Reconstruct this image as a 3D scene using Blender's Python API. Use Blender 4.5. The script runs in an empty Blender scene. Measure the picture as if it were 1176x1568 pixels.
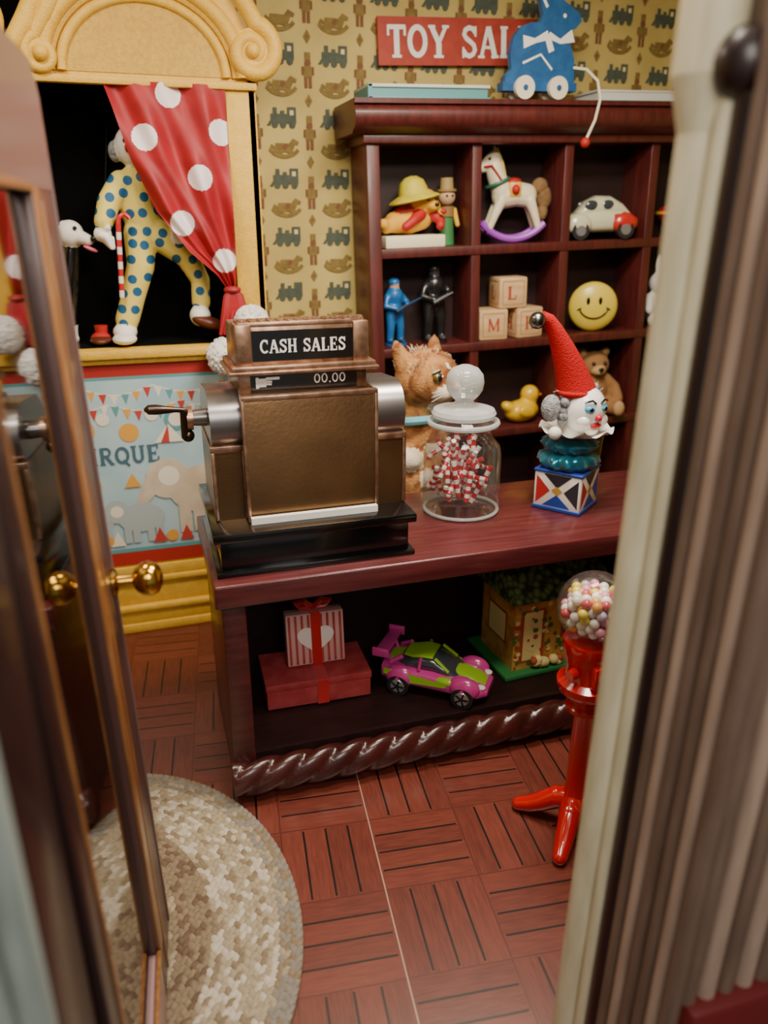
import bpy, bmesh, math, random
from mathutils import Vector, Matrix
from mathutils.bvhtree import BVHTree
random.seed(7)
pi=math.pi
sc=bpy.context.scene
# ------------------------------------------------------------------ helpers
def lin(c): return c/12.92 if c<=.04045 else ((c+.055)/1.055)**2.4
def hx(h):
    h=h.lstrip('#'); return tuple(lin(int(h[i:i+2],16)/255) for i in (0,2,4))+(1,)
def M(name,col,rough=.5,metal=0,col2=None,ns=10,stretch=(1,1,1),bump=0,bs=80,coat=0,sheen=0,spec=.5,emit=0,sharp=(.35,.65)):
    m=bpy.data.materials.new(name); m.use_nodes=True; nt=m.node_tree; N=nt.nodes; L=nt.links
    p=N['Principled BSDF']
    p.inputs['Base Color'].default_value=hx(col); p.inputs['Roughness'].default_value=rough
    p.inputs['Metallic'].default_value=metal; p.inputs['Coat Weight'].default_value=coat
    p.inputs['Coat Roughness'].default_value=.15
    p.inputs['Sheen Weight'].default_value=sheen; p.inputs['Specular IOR Level'].default_value=spec
    tc=N.new('ShaderNodeTexCoord')
    if col2:
        mp=N.new('ShaderNodeMapping'); mp.inputs['Scale'].default_value=stretch
        L.new(tc.outputs['Object'],mp.inputs['Vector'])
        n=N.new('ShaderNodeTexNoise'); n.inputs['Scale'].default_value=ns; n.inputs['Detail'].default_value=6
        L.new(mp.outputs[0],n.inputs['Vector'])
        r=N.new('ShaderNodeValToRGB'); r.color_ramp.elements[0].position=sharp[0]; r.color_ramp.elements[1].position=sharp[1]
        r.color_ramp.elements[0].color=hx(col); r.color_ramp.elements[1].color=hx(col2)
        L.new(n.outputs['Fac'],r.inputs['Fac']); L.new(r.outputs['Color'],p.inputs['Base Color'])
    if bump:
        n2=N.new('ShaderNodeTexNoise'); n2.inputs['Scale'].default_value=bs; n2.inputs['Detail'].default_value=4
        mp2=N.new('ShaderNodeMapping'); mp2.inputs['Scale'].default_value=stretch
        L.new(tc.outputs['Object'],mp2.inputs['Vector']); L.new(mp2.outputs[0],n2.inputs['Vector'])
        bn=N.new('ShaderNodeBump'); bn.inputs['Strength'].default_value=bump; bn.inputs['Distance'].default_value=.01
        L.new(n2.outputs['Fac'],bn.inputs['Height']); L.new(bn.outputs[0],p.inputs['Normal'])
    return m
def glassmat(name,tint='#ffffff',k=.9,edge=.25,haze=.0):
    m=bpy.data.materials.new(name); m.use_nodes=True; nt=m.node_tree; N=nt.nodes; L=nt.links
    N.remove(N['Principled BSDF']); out=N['Material Output']
    tr=N.new('ShaderNodeBsdfTransparent'); tr.inputs[0].default_value=hx(tint)
    gl=N.new('ShaderNodeBsdfGlossy'); gl.inputs['Roughness'].default_value=.04
    df=N.new('ShaderNodeBsdfDiffuse'); df.inputs[0].default_value=(.8,.82,.82,1)
    fr=N.new('ShaderNodeLayerWeight'); fr.inputs[0].default_value=edge
    mu=N.new('ShaderNodeMath'); mu.operation='MULTIPLY'; mu.inputs[1].default_value=k; mu.use_clamp=True
    L.new(fr.outputs['Fresnel'],mu.inputs[0])
    mx=N.new('ShaderNodeMixShader'); L.new(mu.outputs[0],mx.inputs[0]); L.new(tr.outputs[0],mx.inputs[1]); L.new(gl.outputs[0],mx.inputs[2])
    mx2=N.new('ShaderNodeMixShader'); mx2.inputs[0].default_value=haze
    L.new(mx.outputs[0],mx2.inputs[1]); L.new(df.outputs[0],mx2.inputs[2])
    L.new(mx2.outputs[0],out.inputs['Surface'])
    return m
def rotm(r): return Matrix.Rotation(r[2],4,'Z')@Matrix.Rotation(r[1],4,'Y')@Matrix.Rotation(r[0],4,'X')
class B:
    def __init__(s,name): s.name=name; s.v=[]; s.f=[]; s.mi=[]; s.sm=[]; s.mats=[]; s.T=Matrix()
    def add(s,vs,fs,mat,smooth=True,T=None):
        if mat not in s.mats: s.mats.append(mat)
        k=s.mats.index(mat); o=len(s.v); TT=s.T@T if T is not None else s.T
        s.v+= [TT@Vector(v) for v in vs]
        for f in fs: s.f.append([i+o for i in f]); s.mi.append(k); s.sm.append(smooth)
    def box(s,c,size,mat,rot=(0,0,0),bev=0,seg=2):
        bm=bmesh.new(); bmesh.ops.create_cube(bm,size=1)
        bmesh.ops.scale(bm,vec=size,verts=bm.verts)
        if bev: bmesh.ops.bevel(bm,geom=list(bm.edges),offset=bev,segments=seg,profile=.5,affect='EDGES')
        bm.verts.index_update()
        s.add([v.co.copy() for v in bm.verts],[[v.index for v in f.verts] for f in bm.faces],mat,bool(bev),Matrix.Translation(c)@rotm(rot)); bm.free()
    def b2(s,x0,x1,y0,y1,z0,z1,mat,bev=0): s.box(((x0+x1)/2,(y0+y1)/2,(z0+z1)/2),(x1-x0,y1-y0,z1-z0),mat,bev=bev)
    def cyl(s,p0,p1,r0,r1,mat,n=20,caps=True):
        p0=Vector(p0);p1=Vector(p1); q=(p1-p0).to_track_quat('Z','Y').to_matrix().to_4x4(); T=Matrix.Translation(p0)@q; h=(p1-p0).length
        vs=[(r0*math.cos(2*pi*i/n),r0*math.sin(2*pi*i/n),0) for i in range(n)]+[(r1*math.cos(2*pi*i/n),r1*math.sin(2*pi*i/n),h) for i in range(n)]
        s.add(vs,[[i,(i+1)%n,n+(i+1)%n,n+i] for i in range(n)],mat,True,T)
        if caps:
            if r0>0: s.add(vs[:n],[list(range(n))[::-1]],mat,False,T)
            if r1>0: s.add(vs[n:],[list(range(n))],mat,False,T)
    def ell(s,c,r,mat,rot=(0,0,0),n=20,m=12):
        if not hasattr(r,'__len__'): r=(r,r,r)
        s.lathe([(max(0,math.sin(pi*j/m)),-math.cos(pi*j/m)) for j in range(m+1)],mat,n=n,T=Matrix.Translation(c)@rotm(rot)@Matrix.Diagonal((r[0],r[1],r[2],1)))
    def lathe(s,prof,mat,n=32,T=None,c=None):
        if c is not None: T=Matrix.Translation(c)
        vs=[];idx=[]
        for (r,z) in prof:
            if r<1e-6: idx.append([len(vs)]); vs.append((0,0,z))
            else:
                idx.append(list(range(len(vs),len(vs)+n))); vs+=[(r*math.cos(2*pi*i/n),r*math.sin(2*pi*i/n),z) for i in range(n)]
        fs=[]
        for a,b in zip(idx[:-1],idx[1:]):
            if len(a)==1 and len(b)==1: continue
            for i in range(n):
                j=(i+1)%n
                if len(a)==1: fs.append([a[0],b[j],b[i]])
                elif len(b)==1: fs.append([a[i],a[j],b[0]])
                else: fs.append([a[i],a[j],b[j],b[i]])
        s.add(vs,fs,mat,True,T)
    def tube(s,pts,r,mat,n=10,closed=False,caps=True):
        pts=[Vector(p) for p in pts]; N=len(pts); rr=r if hasattr(r,'__len__') else [r]*N
        vs=[];up=None
        for i,p in enumerate(pts):
            if closed: t=pts[(i+1)%N]-pts[i-1]
            else: t=pts[min(i+1,N-1)]-pts[max(i-1,0)]
            t.normalize()
            if up is None:
                up=Vector((0,0,1)) if abs(t.z)<.9 else Vector((1,0,0))
            a=t.cross(up); 
            if a.length<1e-4: a=t.orthogonal()
            a.normalize(); b=a.cross(t); b.normalize(); up=b
            for k in range(n): vs.append(p+rr[i]*(math.cos(2*pi*k/n)*a+math.sin(2*pi*k/n)*b))
        fs=[]
        for i in range(N if closed else N-1):
            j=(i+1)%N
            for k in range(n): fs.append([i*n+k,i*n+(k+1)%n,j*n+(k+1)%n,j*n+k])
        if not closed and caps: fs.append(list(range(n))[::-1]); fs.append([(N-1)*n+k for k in range(n)])
        s.add(vs,fs,mat,True)
    def limb(s,pts,r,mat,n=14):
        s.tube(pts,r,mat,n); s.ell(pts[0],r[0],mat,n=12,m=8); s.ell(pts[-1],r[-1],mat,n=12,m=8)
        for p,q in zip(pts[1:-1],r[1:-1]): s.ell(p,q*1.0,mat,n=12,m=8)
    def prism(s,poly,y0,y1,mat,smooth=False,T=None):
        n=len(poly); vs=[(x,y0,z) for x,z in poly]+[(x,y1,z) for x,z in poly]
        s.add(vs,[list(range(n)),list(range(2*n-1,n-1,-1))],mat,False,T)
        s.add(vs,[[i,n+i,n+(i+1)%n,(i+1)%n] for i in range(n)],mat,smooth,T)
    def loft(s,st,mat,n=20,e=3.0,T=None):
        vs=[]
        for (x,yc,hw,z0,z1) in st:
            zc=(z0+z1)/2; hh=(z1-z0)/2
            for k in range(n):
                a=2*pi*k/n; c=math.cos(a); d=math.sin(a)
                vs.append((x,yc+hw*math.copysign(abs(c)**(2/e),c),zc+hh*math.copysign(abs(d)**(2/e),d)))
        fs=[]
        for i in range(len(st)-1):
            for k in range(n): fs.append([i*n+k,i*n+(k+1)%n,(i+1)*n+(k+1)%n,(i+1)*n+k])
        fs.append(list(range(n))[::-1]); fs.append([(len(st)-1)*n+k for k in range(n)])
        s.add(vs,fs,mat,True,T)
    def mesh(s):
        me=bpy.data.meshes.new(s.name); me.from_pydata([tuple(v) for v in s.v],[],s.f)
        for m in s.mats: me.materials.append(m)
        me.polygons.foreach_set('material_index',s.mi); me.polygons.foreach_set('use_smooth',s.sm); me.update()
        return me
    def build(s,parent=None,angle=42,fuse=0,smooth=4,bev=0,recalc=True):
        me=s.mesh()
        if recalc and not fuse:
            bm=bmesh.new(); bm.from_mesh(me); bmesh.ops.recalc_face_normals(bm,faces=bm.faces); bm.to_mesh(me); bm.free()
        ob=bpy.data.objects.new(s.name,me); sc.collection.objects.link(ob)
        if fuse:
            tree=BVHTree.FromPolygons([tuple(v) for v in s.v],s.f)
            md=ob.modifiers.new('r','REMESH'); md.mode='VOXEL'; md.voxel_size=fuse
            ms=ob.modifiers.new('s','SMOOTH'); ms.factor=.5; ms.iterations=smooth
            dg=bpy.context.evaluated_depsgraph_get(); dg.update()
            nm=bpy.data.meshes.new_from_object(ob.evaluated_get(dg)); ob.modifiers.clear(); ob.data=nm
            nm.materials.clear()
            for m in s.mats: nm.materials.append(m)
            for p in nm.polygons:
                r=tree.find_nearest(p.center); p.material_index=s.mi[r[2]]; p.use_smooth=True
            me=nm
        else:
            me.set_sharp_from_angle(angle=math.radians(angle))
        if parent: ob.parent=parent
        return ob
class P2:
    def __init__(s,b,O,U,V,h=1,st=4e-5,cyc=60):
        s.b=b; s.O=Vector(O); s.U=Vector(U); s.V=Vector(V); s.h=h; s.off=Vector((0,0,0)); s.n=s.U.cross(s.V).normalized(); s.k=0; s.st=st; s.cyc=cyc
    def pt(s,x,y): return s.O+s.U*x*s.h+s.V*y*s.h+s.off+s.n*s.st*(s.k%s.cyc)
    def poly(s,pts,mat,inc=True):
        if inc: s.k+=1
        s.b.add([s.pt(*p) for p in pts],[list(range(len(pts)))],mat,False)
    def rect(s,x0,x1,y0,y1,mat): s.poly([(x0,y0),(x1,y0),(x1,y1),(x0,y1)],mat)
    def disc(s,x,y,r,mat,ry=None,n=24,a0=0,a1=2*pi):
        ry=ry or r; s.poly([(x+r*math.cos(a0+(a1-a0)*i/n),y+ry*math.sin(a0+(a1-a0)*i/n)) for i in range(n+(0 if abs(a1-a0-2*pi)<1e-6 else 1))],mat)
    def rib(s,pts,w,mat):
        s.k+=1
        pts=[Vector((p[0],p[1])) for p in pts]; N=len(pts); A=[];C=[]
        ww=w if hasattr(w,'__len__') else [w]*N
        for i in range(N):
            t=pts[min(i+1,N-1)]-pts[max(i-1,0)]; t.normalize(); n=Vector((-t.y,t.x))*ww[i]/2
            A.append(pts[i]+n); C.append(pts[i]-n)
        for i in range(N-1): s.poly([A[i],A[i+1],C[i+1],C[i]],mat,False)
def arc(cx,cy,rx,ry,a0,a1,n=14): return [(cx+rx*math.cos(math.radians(a0+(a1-a0)*i/n)),cy+ry*math.sin(math.radians(a0+(a1-a0)*i/n))) for i in range(n+1)]
W=.17
FONT={
'T':(.8,[([(.02,.92),(.78,.92)],W*.9),([(.4,0),(.4,.95)],W*1.25),([(.2,.04),(.6,.04)],.09),([(.05,.95),(.05,.66)],.09),([(.75,.95),(.75,.66)],.09)]),
'O':(.86,[(arc(.43,.5,.33,.42,0,360,24),W*1.1)]),
'0':(.72,[(arc(.36,.5,.26,.42,0,360,24),W*.8)]),
'.':(.3,[([(.08,.07),(.22,.07)],.15)]),
'Y':(.86,[([(.43,.45),(.43,0)],W*1.25),([(.43,.45),(.12,.95)],W*1.15),([(.43,.45),(.74,.95)],W*.8),([(.22,.04),(.64,.04)],.09),([(-.02,.95),(.28,.95)],.09),([(.58,.95),(.88,.95)],.09)]),
'S':(.7,[([(.62,.78),(.5,.9),(.33,.93),(.17,.86),(.12,.72),(.22,.6),(.4,.5),(.55,.4),(.6,.25),(.52,.12),(.36,.06),(.2,.1),(.08,.24)],W),([(.62,.98),(.62,.66)],.08),([(.08,.0),(.08,.34)],.08)]),
'A':(.88,[([(.12,0),(.42,.97)],W*.8),([(.76,0),(.44,.97)],W*1.2),([(.24,.33),(.64,.33)],.1),([(-.02,.04),(.28,.04)],.09),([(.58,.04),(.92,.04)],.09)]),
'L':(.74,[([(.2,0),(.2,.97)],W*1.25),([(.05,.05),(.7,.05)],.11),([(.04,.95),(.38,.95)],.09),([(.68,.02),(.68,.34)],.09)]),
'E':(.78,[([(.2,0),(.2,1)],W*1.25),([(.05,.05),(.7,.05)],.11),([(.05,.95),(.68,.95)],.11),([(.2,.5),(.52,.5)],.1),([(.68,.02),(.68,.3)],.08),([(.66,.98),(.66,.72)],.08),([(.52,.62),(.52,.38)],.07)]),
'C':(.8,[(arc(.45,.5,.34,.43,45,315,20),W),([(.7,.98),(.7,.66)],.08)]),
'H':(.9,[([(.2,0),(.2,1)],W*1.15),([(.7,0),(.7,1)],W*1.15),([(.2,.5),(.7,.5)],.1),([(.04,.04),(.36,.04)],.09),([(.54,.04),(.86,.04)],.09),([(.04,.96),(.36,.96)],.09),([(.54,.96),(.86,.96)],.09)]),
'I':(.44,[([(.22,0),(.22,1)],W*1.15),([(.04,.04),(.4,.04)],.09),([(.04,.96),(.4,.96)],.09)]),
'R':(.86,[([(.2,0),(.2,1)],W*1.15),([(.2,.95),(.48,.95)]+arc(.46,.73,.2,.22,90,-90,8)+[(.2,.51)],.13),([(.42,.5),(.74,.02)],W),([(.04,.04),(.36,.04)],.09),([(.6,.04),(.88,.04)],.09)]),
'Q':(.86,[(arc(.43,.5,.33,.42,0,360,24),W),([(.46,.22),(.82,-.14)],.13)]),
'U':(.88,[([(.2,.98),(.2,.35)]+arc(.44,.33,.24,.27,180,360,10)+[(.68,.98)],W),([(.03,.96),(.37,.96)],.09),([(.53,.96),(.85,.96)],.09)]),
'M':(1.0,[([(.15,0),(.15,1)],.12),([(.85,0),(.85,1)],W),([(.15,.98),(.5,.1)],W),([(.5,.1),(.85,.98)],.1)]),
' ':(.45,[])}
def text(p,txt,x,y,h,mat,sp=.06,width=None):
    tot=sum(FONT[c][0]+sp for c in txt)-sp; k=1 if width is None else width/(tot*h)
    for c in txt:
        w,st=FONT[c]
        for pts,wd in st: p.rib([(x+a*h*k,y+b*h) for a,b in pts],wd*h*(k+1)/2,mat)
        x+=(w+sp)*h*k
# ------------------------------------------------------------------ materials
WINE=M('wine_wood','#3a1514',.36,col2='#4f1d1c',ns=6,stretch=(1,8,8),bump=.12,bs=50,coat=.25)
WINET=M('wine_top','#4c1e20',.3,col2='#62292b',ns=5,stretch=(1,9,9),bump=.1,bs=60,coat=.3)
ROPE=M('rope_wood','#381715',.26,col2='#4a1f1b',ns=8,bump=.1,bs=60,coat=.35)
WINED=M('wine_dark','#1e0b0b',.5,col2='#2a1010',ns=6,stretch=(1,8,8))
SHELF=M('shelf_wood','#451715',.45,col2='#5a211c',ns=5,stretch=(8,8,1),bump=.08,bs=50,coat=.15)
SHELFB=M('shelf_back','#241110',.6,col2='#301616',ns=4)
YEL=M('yellow_paint','#d8a934',.5,col2='#e2b846',ns=30,bump=.35,bs=140,sharp=(.3,.7))
YELD=M('yellow_groove','#c0952f',.55,col2='#cda43c',ns=60,bump=.3,bs=140)
BLK=M('black_velvet','#050505',.9,spec=.1)
BLKG=M('black_gloss','#0b0c0e',.16,coat=.6)
WHT=M('white_paint','#efece6',.45)
RED=M('red_gloss','#c00c0c',.12,coat=1)
REDM=M('red_matte','#b01c1c',.6)
# ------------------------------------------------------------------ room
WP=M('wallpaper_ground','#c8b46c',.75,col2='#b9a55f',ns=5)
b=B('wall_back'); b.b2(-1.4,3.75,4.10,4.2,0,3.25,WP); wall=b.build()
MB=M('motif_brown','#857038',.8,col2='#75612e',ns=40); MT=M('motif_teal','#4f594b',.8,col2='#454e43',ns=40); MR=M('motif_rust','#764c30',.8); ML=M('motif_pale','#dccb92',.8)
b=B('wallpaper_motifs'); p=P2(b,(0,4.095,0),(1,0,0),(0,0,1),cyc=30)
def mot_horse(x,z):
    w=.12
    q=lambda a,c:(x+a*w,z+c*w)
    p.rib([q(a*1.15,c) for a,c in arc(0,.35,.62,.62,215,325,10)],.018,MB)
    p.rib([q(-.34,.04),q(.05,.06),q(.3,.02)],[.045,.04,.045],MB)
    p.rib([q(.25,.05),q(.42,.3),q(.6,.22)],[.035,.03,.016],MB)
    p.rib([q(-.34,.02),q(-.5,.12),q(-.62,-.06)],[.012,.018,.006],MB)
    p.rib([q(-.3,.0),q(-.42,-.24)],.016,MB); p.rib([q(.24,.0),q(.4,-.22)],.016,MB)
    p.rib([q(-.1,.0),q(-.12,-.2)],.01,MB); p.rib([q(.1,.18),q(-.02,.0)],.02,MR)
def mot_train(x,z):
    p.rect(x-.06,x+.036,z-.022,z+.02,MT); p.rect(x+.022,x+.065,z-.022,z+.05,MT); p.rect(x-.048,x-.028,z+.012,z+.047,MT)
    p.rect(x-.012,x+.008,z+.012,z+.034,MT); p.disc(x-.04,z-.027,.016,MT,n=10); p.disc(x,z-.027,.016,MT,n=10); p.disc(x+.045,z-.027,.016,MT,n=10)
    p.poly([(x-.06,z-.032),(x-.08,z-.032),(x-.06,z-.005)],MT); p.rect(x+.034,x+.052,z+.015,z+.036,ML)
def mot_nut(x,z):
    p.rect(x-.014,x+.014,z+.035,z+.07,MB); p.disc(x,z+.025,.016,MR,n=10); p.rect(x-.02,x+.02,z-.035,z+.012,MB)
    p.rect(x-.018,x-.003,z-.08,z-.035,MR); p.rect(x+.003,x+.018,z-.08,z-.035,MR); p.rect(x-.03,x-.022,z-.025,z+.01,MR); p.rect(x+.022,x+.03,z-.025,z+.01,MR)
def mot_dia(x,z):
    p.poly([(x-.018,z),(x,z-.03),(x+.018,z),(x,z+.03)],MB); p.disc(x,z,.007,MR,n=8)
x=-1.3
while x<3.7:
    z=.15 
    while z<3.2:
        mot_horse(x,z); mot_train(x,z+.135)
        mot_nut(x+.13,z+.08); mot_dia(x+.13,z-.055)
        z+=.27
    x+=.26
b.build(parent=wall,recalc=False)
b=B('wall_left'); b.b2(-1.5,-1.4,.9,4.2,0,3.25,WP); b.build()
b=B('wall_right'); b.b2(3.75,3.85,.9,4.2,0,3.25,WP); b.build()
b=B('ceiling'); b.b2(-1.5,3.85,.7,4.2,3.25,3.35,M('ceiling_paint','#ece6d6',.8)); b.build()
def parquet():
    m=bpy.data.materials.new('parquet'); m.use_nodes=True; nt=m.node_tree; N=nt.nodes; L=nt.links; P=N['Principled BSDF']
    def mth(op,a,b=None,c=None):
        n=N.new('ShaderNodeMath'); n.operation=op
        for i,v in enumerate((a,b,c)):
            if v is None: continue
            if isinstance(v,(int,float)): n.inputs[i].default_value=v
            else: L.new(v,n.inputs[i])
        return n.outputs[0]
    tc=N.new('ShaderNodeTexCoord'); mp=N.new('ShaderNodeMapping'); mp.inputs['Rotation'].default_value=(0,0,math.radians(6.1)); mp.inputs['Location'].default_value=(-.197,.15,0)
    mp.inputs['Scale'].default_value=(1/.31,1/.31,1)
    L.new(tc.outputs['Object'],mp.inputs[0]); sx=N.new('ShaderNodeSeparateXYZ'); L.new(mp.outputs[0],sx.inputs[0])
    X,Y=sx.outputs[0],sx.outputs[1]
    fx=mth('FRACT',mth('ADD',X,50)); fy=mth('FRACT',mth('ADD',Y,50)); ix=mth('FLOOR',mth('ADD',X,50)); iy=mth('FLOOR',mth('ADD',Y,50))
    par=mth('MODULO',mth('ADD',mth('ADD',ix,iy),1),2)
    inv=mth('SUBTRACT',1,par)
    u=mth('ADD',mth('MULTIPLY',fx,par),mth('MULTIPLY',fy,inv))
    v=mth('ADD',mth('MULTIPLY',fy,par),mth('MULTIPLY',fx,inv))
    u4=mth('MULTIPLY',u,4); fu=mth('FRACT',u4); iu=mth('FLOOR',u4)
    d=mth('MINIMUM',fu,mth('SUBTRACT',1,fu))
    inner=mth('MULTIPLY',mth('GREATER_THAN',u,.1),mth('LESS_THAN',u,.9))
    along=mth('MULTIPLY',mth('GREATER_THAN',v,.03),mth('LESS_THAN',v,.97))
    g=mth('MULTIPLY',mth('MULTIPLY',mth('LESS_THAN',d,.045),inner),along)
    dv=mth('MINIMUM',mth('MINIMUM',fx,mth('SUBTRACT',1,fx)),mth('MINIMUM',fy,mth('SUBTRACT',1,fy)))
    seam=mth('LESS_THAN',dv,.008)
    white=mth('LESS_THAN',mth('ABSOLUTE',mth('SUBTRACT',X,1)),.007)
    wn=N.new('ShaderNodeTexWhiteNoise'); cx=N.new('ShaderNodeCombineXYZ'); L.new(ix,cx.inputs[0]); L.new(iy,cx.inputs[1]); L.new(iu,cx.inputs[2]); L.new(cx.outputs[0],wn.inputs['Vector'])
    no=N.new('ShaderNodeTexNoise'); no.inputs['Scale'].default_value=4; no.inputs['Detail'].default_value=10
    sv=N.new('ShaderNodeCombineXYZ'); L.new(mth('MULTIPLY',u,9),sv.inputs[0]); L.new(v,sv.inputs[1]); L.new(wn.outputs['Value'],sv.inputs[2]); L.new(sv.outputs[0],no.inputs['Vector'])
    f=mth('ADD',mth('MULTIPLY',wn.outputs['Value'],.25),mth('MULTIPLY',no.outputs['Fac'],.85))
    r=N.new('ShaderNodeValToRGB'); r.color_ramp.elements[0].color=hx('#4e1f17'); r.color_ramp.elements[1].color=hx('#7a3a2c'); r.color_ramp.elements[0].position=.2; r.color_ramp.elements[1].position=.9
    L.new(f,r.inputs[0])
    def mix(fac,a,col):
        mx=N.new('ShaderNodeMix'); mx.data_type='RGBA'; L.new(fac,mx.inputs[0]); L.new(a,mx.inputs[6]); mx.inputs[7].default_value=hx(col); return mx.outputs[2]
    o=mix(seam,r.outputs[0],'#522219'); o=mix(g,o,'#0e0605'); o=mix(white,o,'#a58878')
    L.new(o,P.inputs['Base Color']); P.inputs['Roughness'].default_value=.36
    P.inputs['Coat Weight'].default_value=.25; P.inputs['Coat Roughness'].default_value=.28
    bn=N.new('ShaderNodeBump'); bn.inputs['Strength'].default_value=.4; bn.inputs['Distance'].default_value=.004; bn.invert=True
    L.new(g,bn.inputs['Height']); L.new(bn.outputs[0],P.inputs['Normal'])
    return m
b=B('floor'); b.b2(-1.5,3.85,.75,4.2,-.06,0,parquet()); b.build()
b=B('ground'); b.b2(-3,5,-2.5,.75,-.12,-.06,M('pavement','#6b6660',.8,col2='#5a5650',ns=20)); b.build()
# ------------------------------------------------------------------ facade
CREAM=M('cream_casing','#ddd4b4',.5,col2='#cbc19f',ns=6,stretch=(6,6,1)); REED=M('reed_brown','#7a6456',.5,col2='#6a5548',ns=6,stretch=(9,9,1)); REED2=M('reed_pinkish','#b39a88',.5,col2='#a08776',ns=6,stretch=(9,9,1))
DKB=M('dark_brown_paint','#241110',.4,coat=.2); GREYC=M('grey_green_casing','#7f8a84',.5,col2='#98a29b',ns=5,stretch=(8,8,1)); BRICK=M('red_base','#6e1a1a',.5)
b=B('wall_front'); b.b2(-1.5,-.33,.80,.96,0,3.25,DKB); b.b2(1.12,3.85,.86,1.02,0,3.25,DKB); b.b2(-.33,1.12,.84,.96,2.5,3.25,DKB); b.build()
b=B('trim_1')
b.b2(-.33,-.185,.76,.98,0,2.5,DKB,bev=.01)
for k in range(4): b.cyl((-.206-.04*k,.745-.004*k,0),(-.206-.04*k,.745-.004*k,2.5),.021,.021,GREYC,n=16)
b.build()
b=B('trim_2')
b.b2(.85,1.12,.84,1.12,0,2.5,REED)
b.cyl((.835,1.125,0),(.835,1.125,2.12),.034,.034,CREAM,n=24)
b.cyl((.835,1.125,2.12),(.835,1.125,2.2),.034,.055,CREAM,n=24); b.cyl((.835,1.125,2.2),(.835,1.125,2.5),.055,.055,CREAM,n=24)
b.cyl((.846,1.078,0),(.846,1.078,2.17),.022,.022,CREAM,n=20)
b.cyl((.854,1.045,0),(.854,1.045,2.17),.024,.024,DKB,n=20)
b.ell((.842,1.06,2.21),(.042,.042,.05),DKB)
for k in range(6):
    b.cyl((.848,1.010-.035*k,0.02),(.848,1.010-.035*k,2.5),.0175,.0175,REED2 if k in (1,4) else REED,n=16)
for k in range(6):
    b.cyl((.875+.045*k,.835,0.58),(.875+.045*k,.835,2.5),.02,.02,REED2 if k%2 else REED,n=16)
b.b2(.862,1.16,.79,.86,0,.58,BRICK,bev=.02)
T2=b.build()
# ------------------------------------------------------------------ door
DOORM=M('door_mauve','#6d5350',.4,coat=.2); MOLD=M('door_moulding','#9c6a3c',.35,col2='#7d4d28',ns=8,stretch=(10,10,1),coat=.4)
PINKR=M('door_rail','#a08080',.35,coat=.3); DST=M('door_stile','#4c302b',.4,coat=.3)
BRASS=M('brass','#d2a446',.14,metal=1)
GLD=glassmat('door_glass','#f4f6f4',1.5,.6)
door=bpy.data.objects.new('glass_door',None); sc.collection.objects.link(door); door.location=(-.176,.995,0.03); DW=.85; H=2.25
door.rotation_euler=(math.radians(-1.0),0,math.radians(86.2))
b=B('door_frame')
LS=.27; HS=.08
b.b2(0,HS,-.02,.02,0,H,DKB,bev=.006); b.b2(DW-LS,DW,-.02,.02,0,H-.05,DST,bev=.006)
b.b2(HS,DW-LS,-.02,.02,0,.17,PINKR,bev=.004)
top=[(0,2.02),(DW,2.02),(DW,H-.06),(DW-.02,H-.025),(DW-.06,H),(0,H+.02)]
b.prism(top,-.0215,.0215,DOORM)
for s_ in (-1,1):
    b.box((DW-LS+.03,s_*.0215,1.09),(.06,.008,1.86),MOLD,bev=.003); b.box((DW-LS+.1,s_*.0205,1.0),(.012,.006,2.0),MOLD,bev=.002); b.box((DW-.02,s_*.0205,1.05),(.014,.006,2.08),DOORM,bev=.002)
    b.box((HS,s_*.02,1.1),(.012,.008,1.86),MOLD,bev=.003)
    b.box(((HS+DW-LS)/2,s_*.02,.175),(DW-LS-HS,.012,.016),MOLD,bev=.004); b.box(((HS+DW-LS)/2,s_*.02,2.02),(DW-LS-HS,.012,.016),MOLD,bev=.004)
b.build(parent=door)
b=B('door_pane'); b.b2(HS,DW-LS,-.002,.002,.17,2.03,GLD); b.build(parent=door)
b=B('door_knob')
for s_ in (-1,1):
    T=Matrix.Translation((DW-.05,s_*.022,1.145))@Matrix.Rotation(-s_*pi/2,4,'X')
    b.lathe([(0,0),(.034,0),(.034,.006),(.016,.012),(.014,.045),(.028,.052),(.04,.068),(.043,.085),(.036,.104),(.018,.114),(0,.117)],BRASS,T=T,n=32)
b.build(parent=door)
# ------------------------------------------------------------------ rug
b=B('braided_rug')
RC=[M('rug_'+n,c,.95,col2=c2,ns=60) for n,c,c2 in (('white','#c2b8a8','#b0a594'),('beige','#a5977f','#93866f'),('tan','#8a7962','#786852'),('brown','#6f5a48','#5f4b3b'),('grey','#8a8277','#79726a'))]
ea,eb=.62,.75; RX,RY=-.33,1.83
b.prism([(ea*math.cos(2*pi*i/60),eb*math.sin(2*pi*i/60)) for i in range(60)],-.001,-.012,RC[2],T=Matrix(((1,0,0,RX),(0,0,-1,RY),(0,-1,0,0),(0,0,0,1))))
pal=[(4,4,2),(4,1,4,2),(0,1,1),(0,1,1,2),(0,1,1),(0,1,2),(0,1,1),(2,1,0),(2,3,2,2),(3,2,2),(3,2,3),(1,2,2),(0,1,2),(2,3,1),(3,2),(1,0),(0,1,2),(2,3)]
sv=[];sf=[]
nn,mm=7,5
for j in range(mm):
    t=j/(mm-1)*pi
    for i_ in range(nn): sv.append((-math.cos(t),math.sin(t)*math.cos(2*pi*i_/nn),math.sin(t)*math.sin(2*pi*i_/nn)))
for j in range(mm-1):
    for i_ in range(nn): sf.append([j*nn+i_,j*nn+(i_+1)%nn,(j+1)*nn+(i_+1)%nn,(j+1)*nn+i_])
ring=0; off=.012
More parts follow.
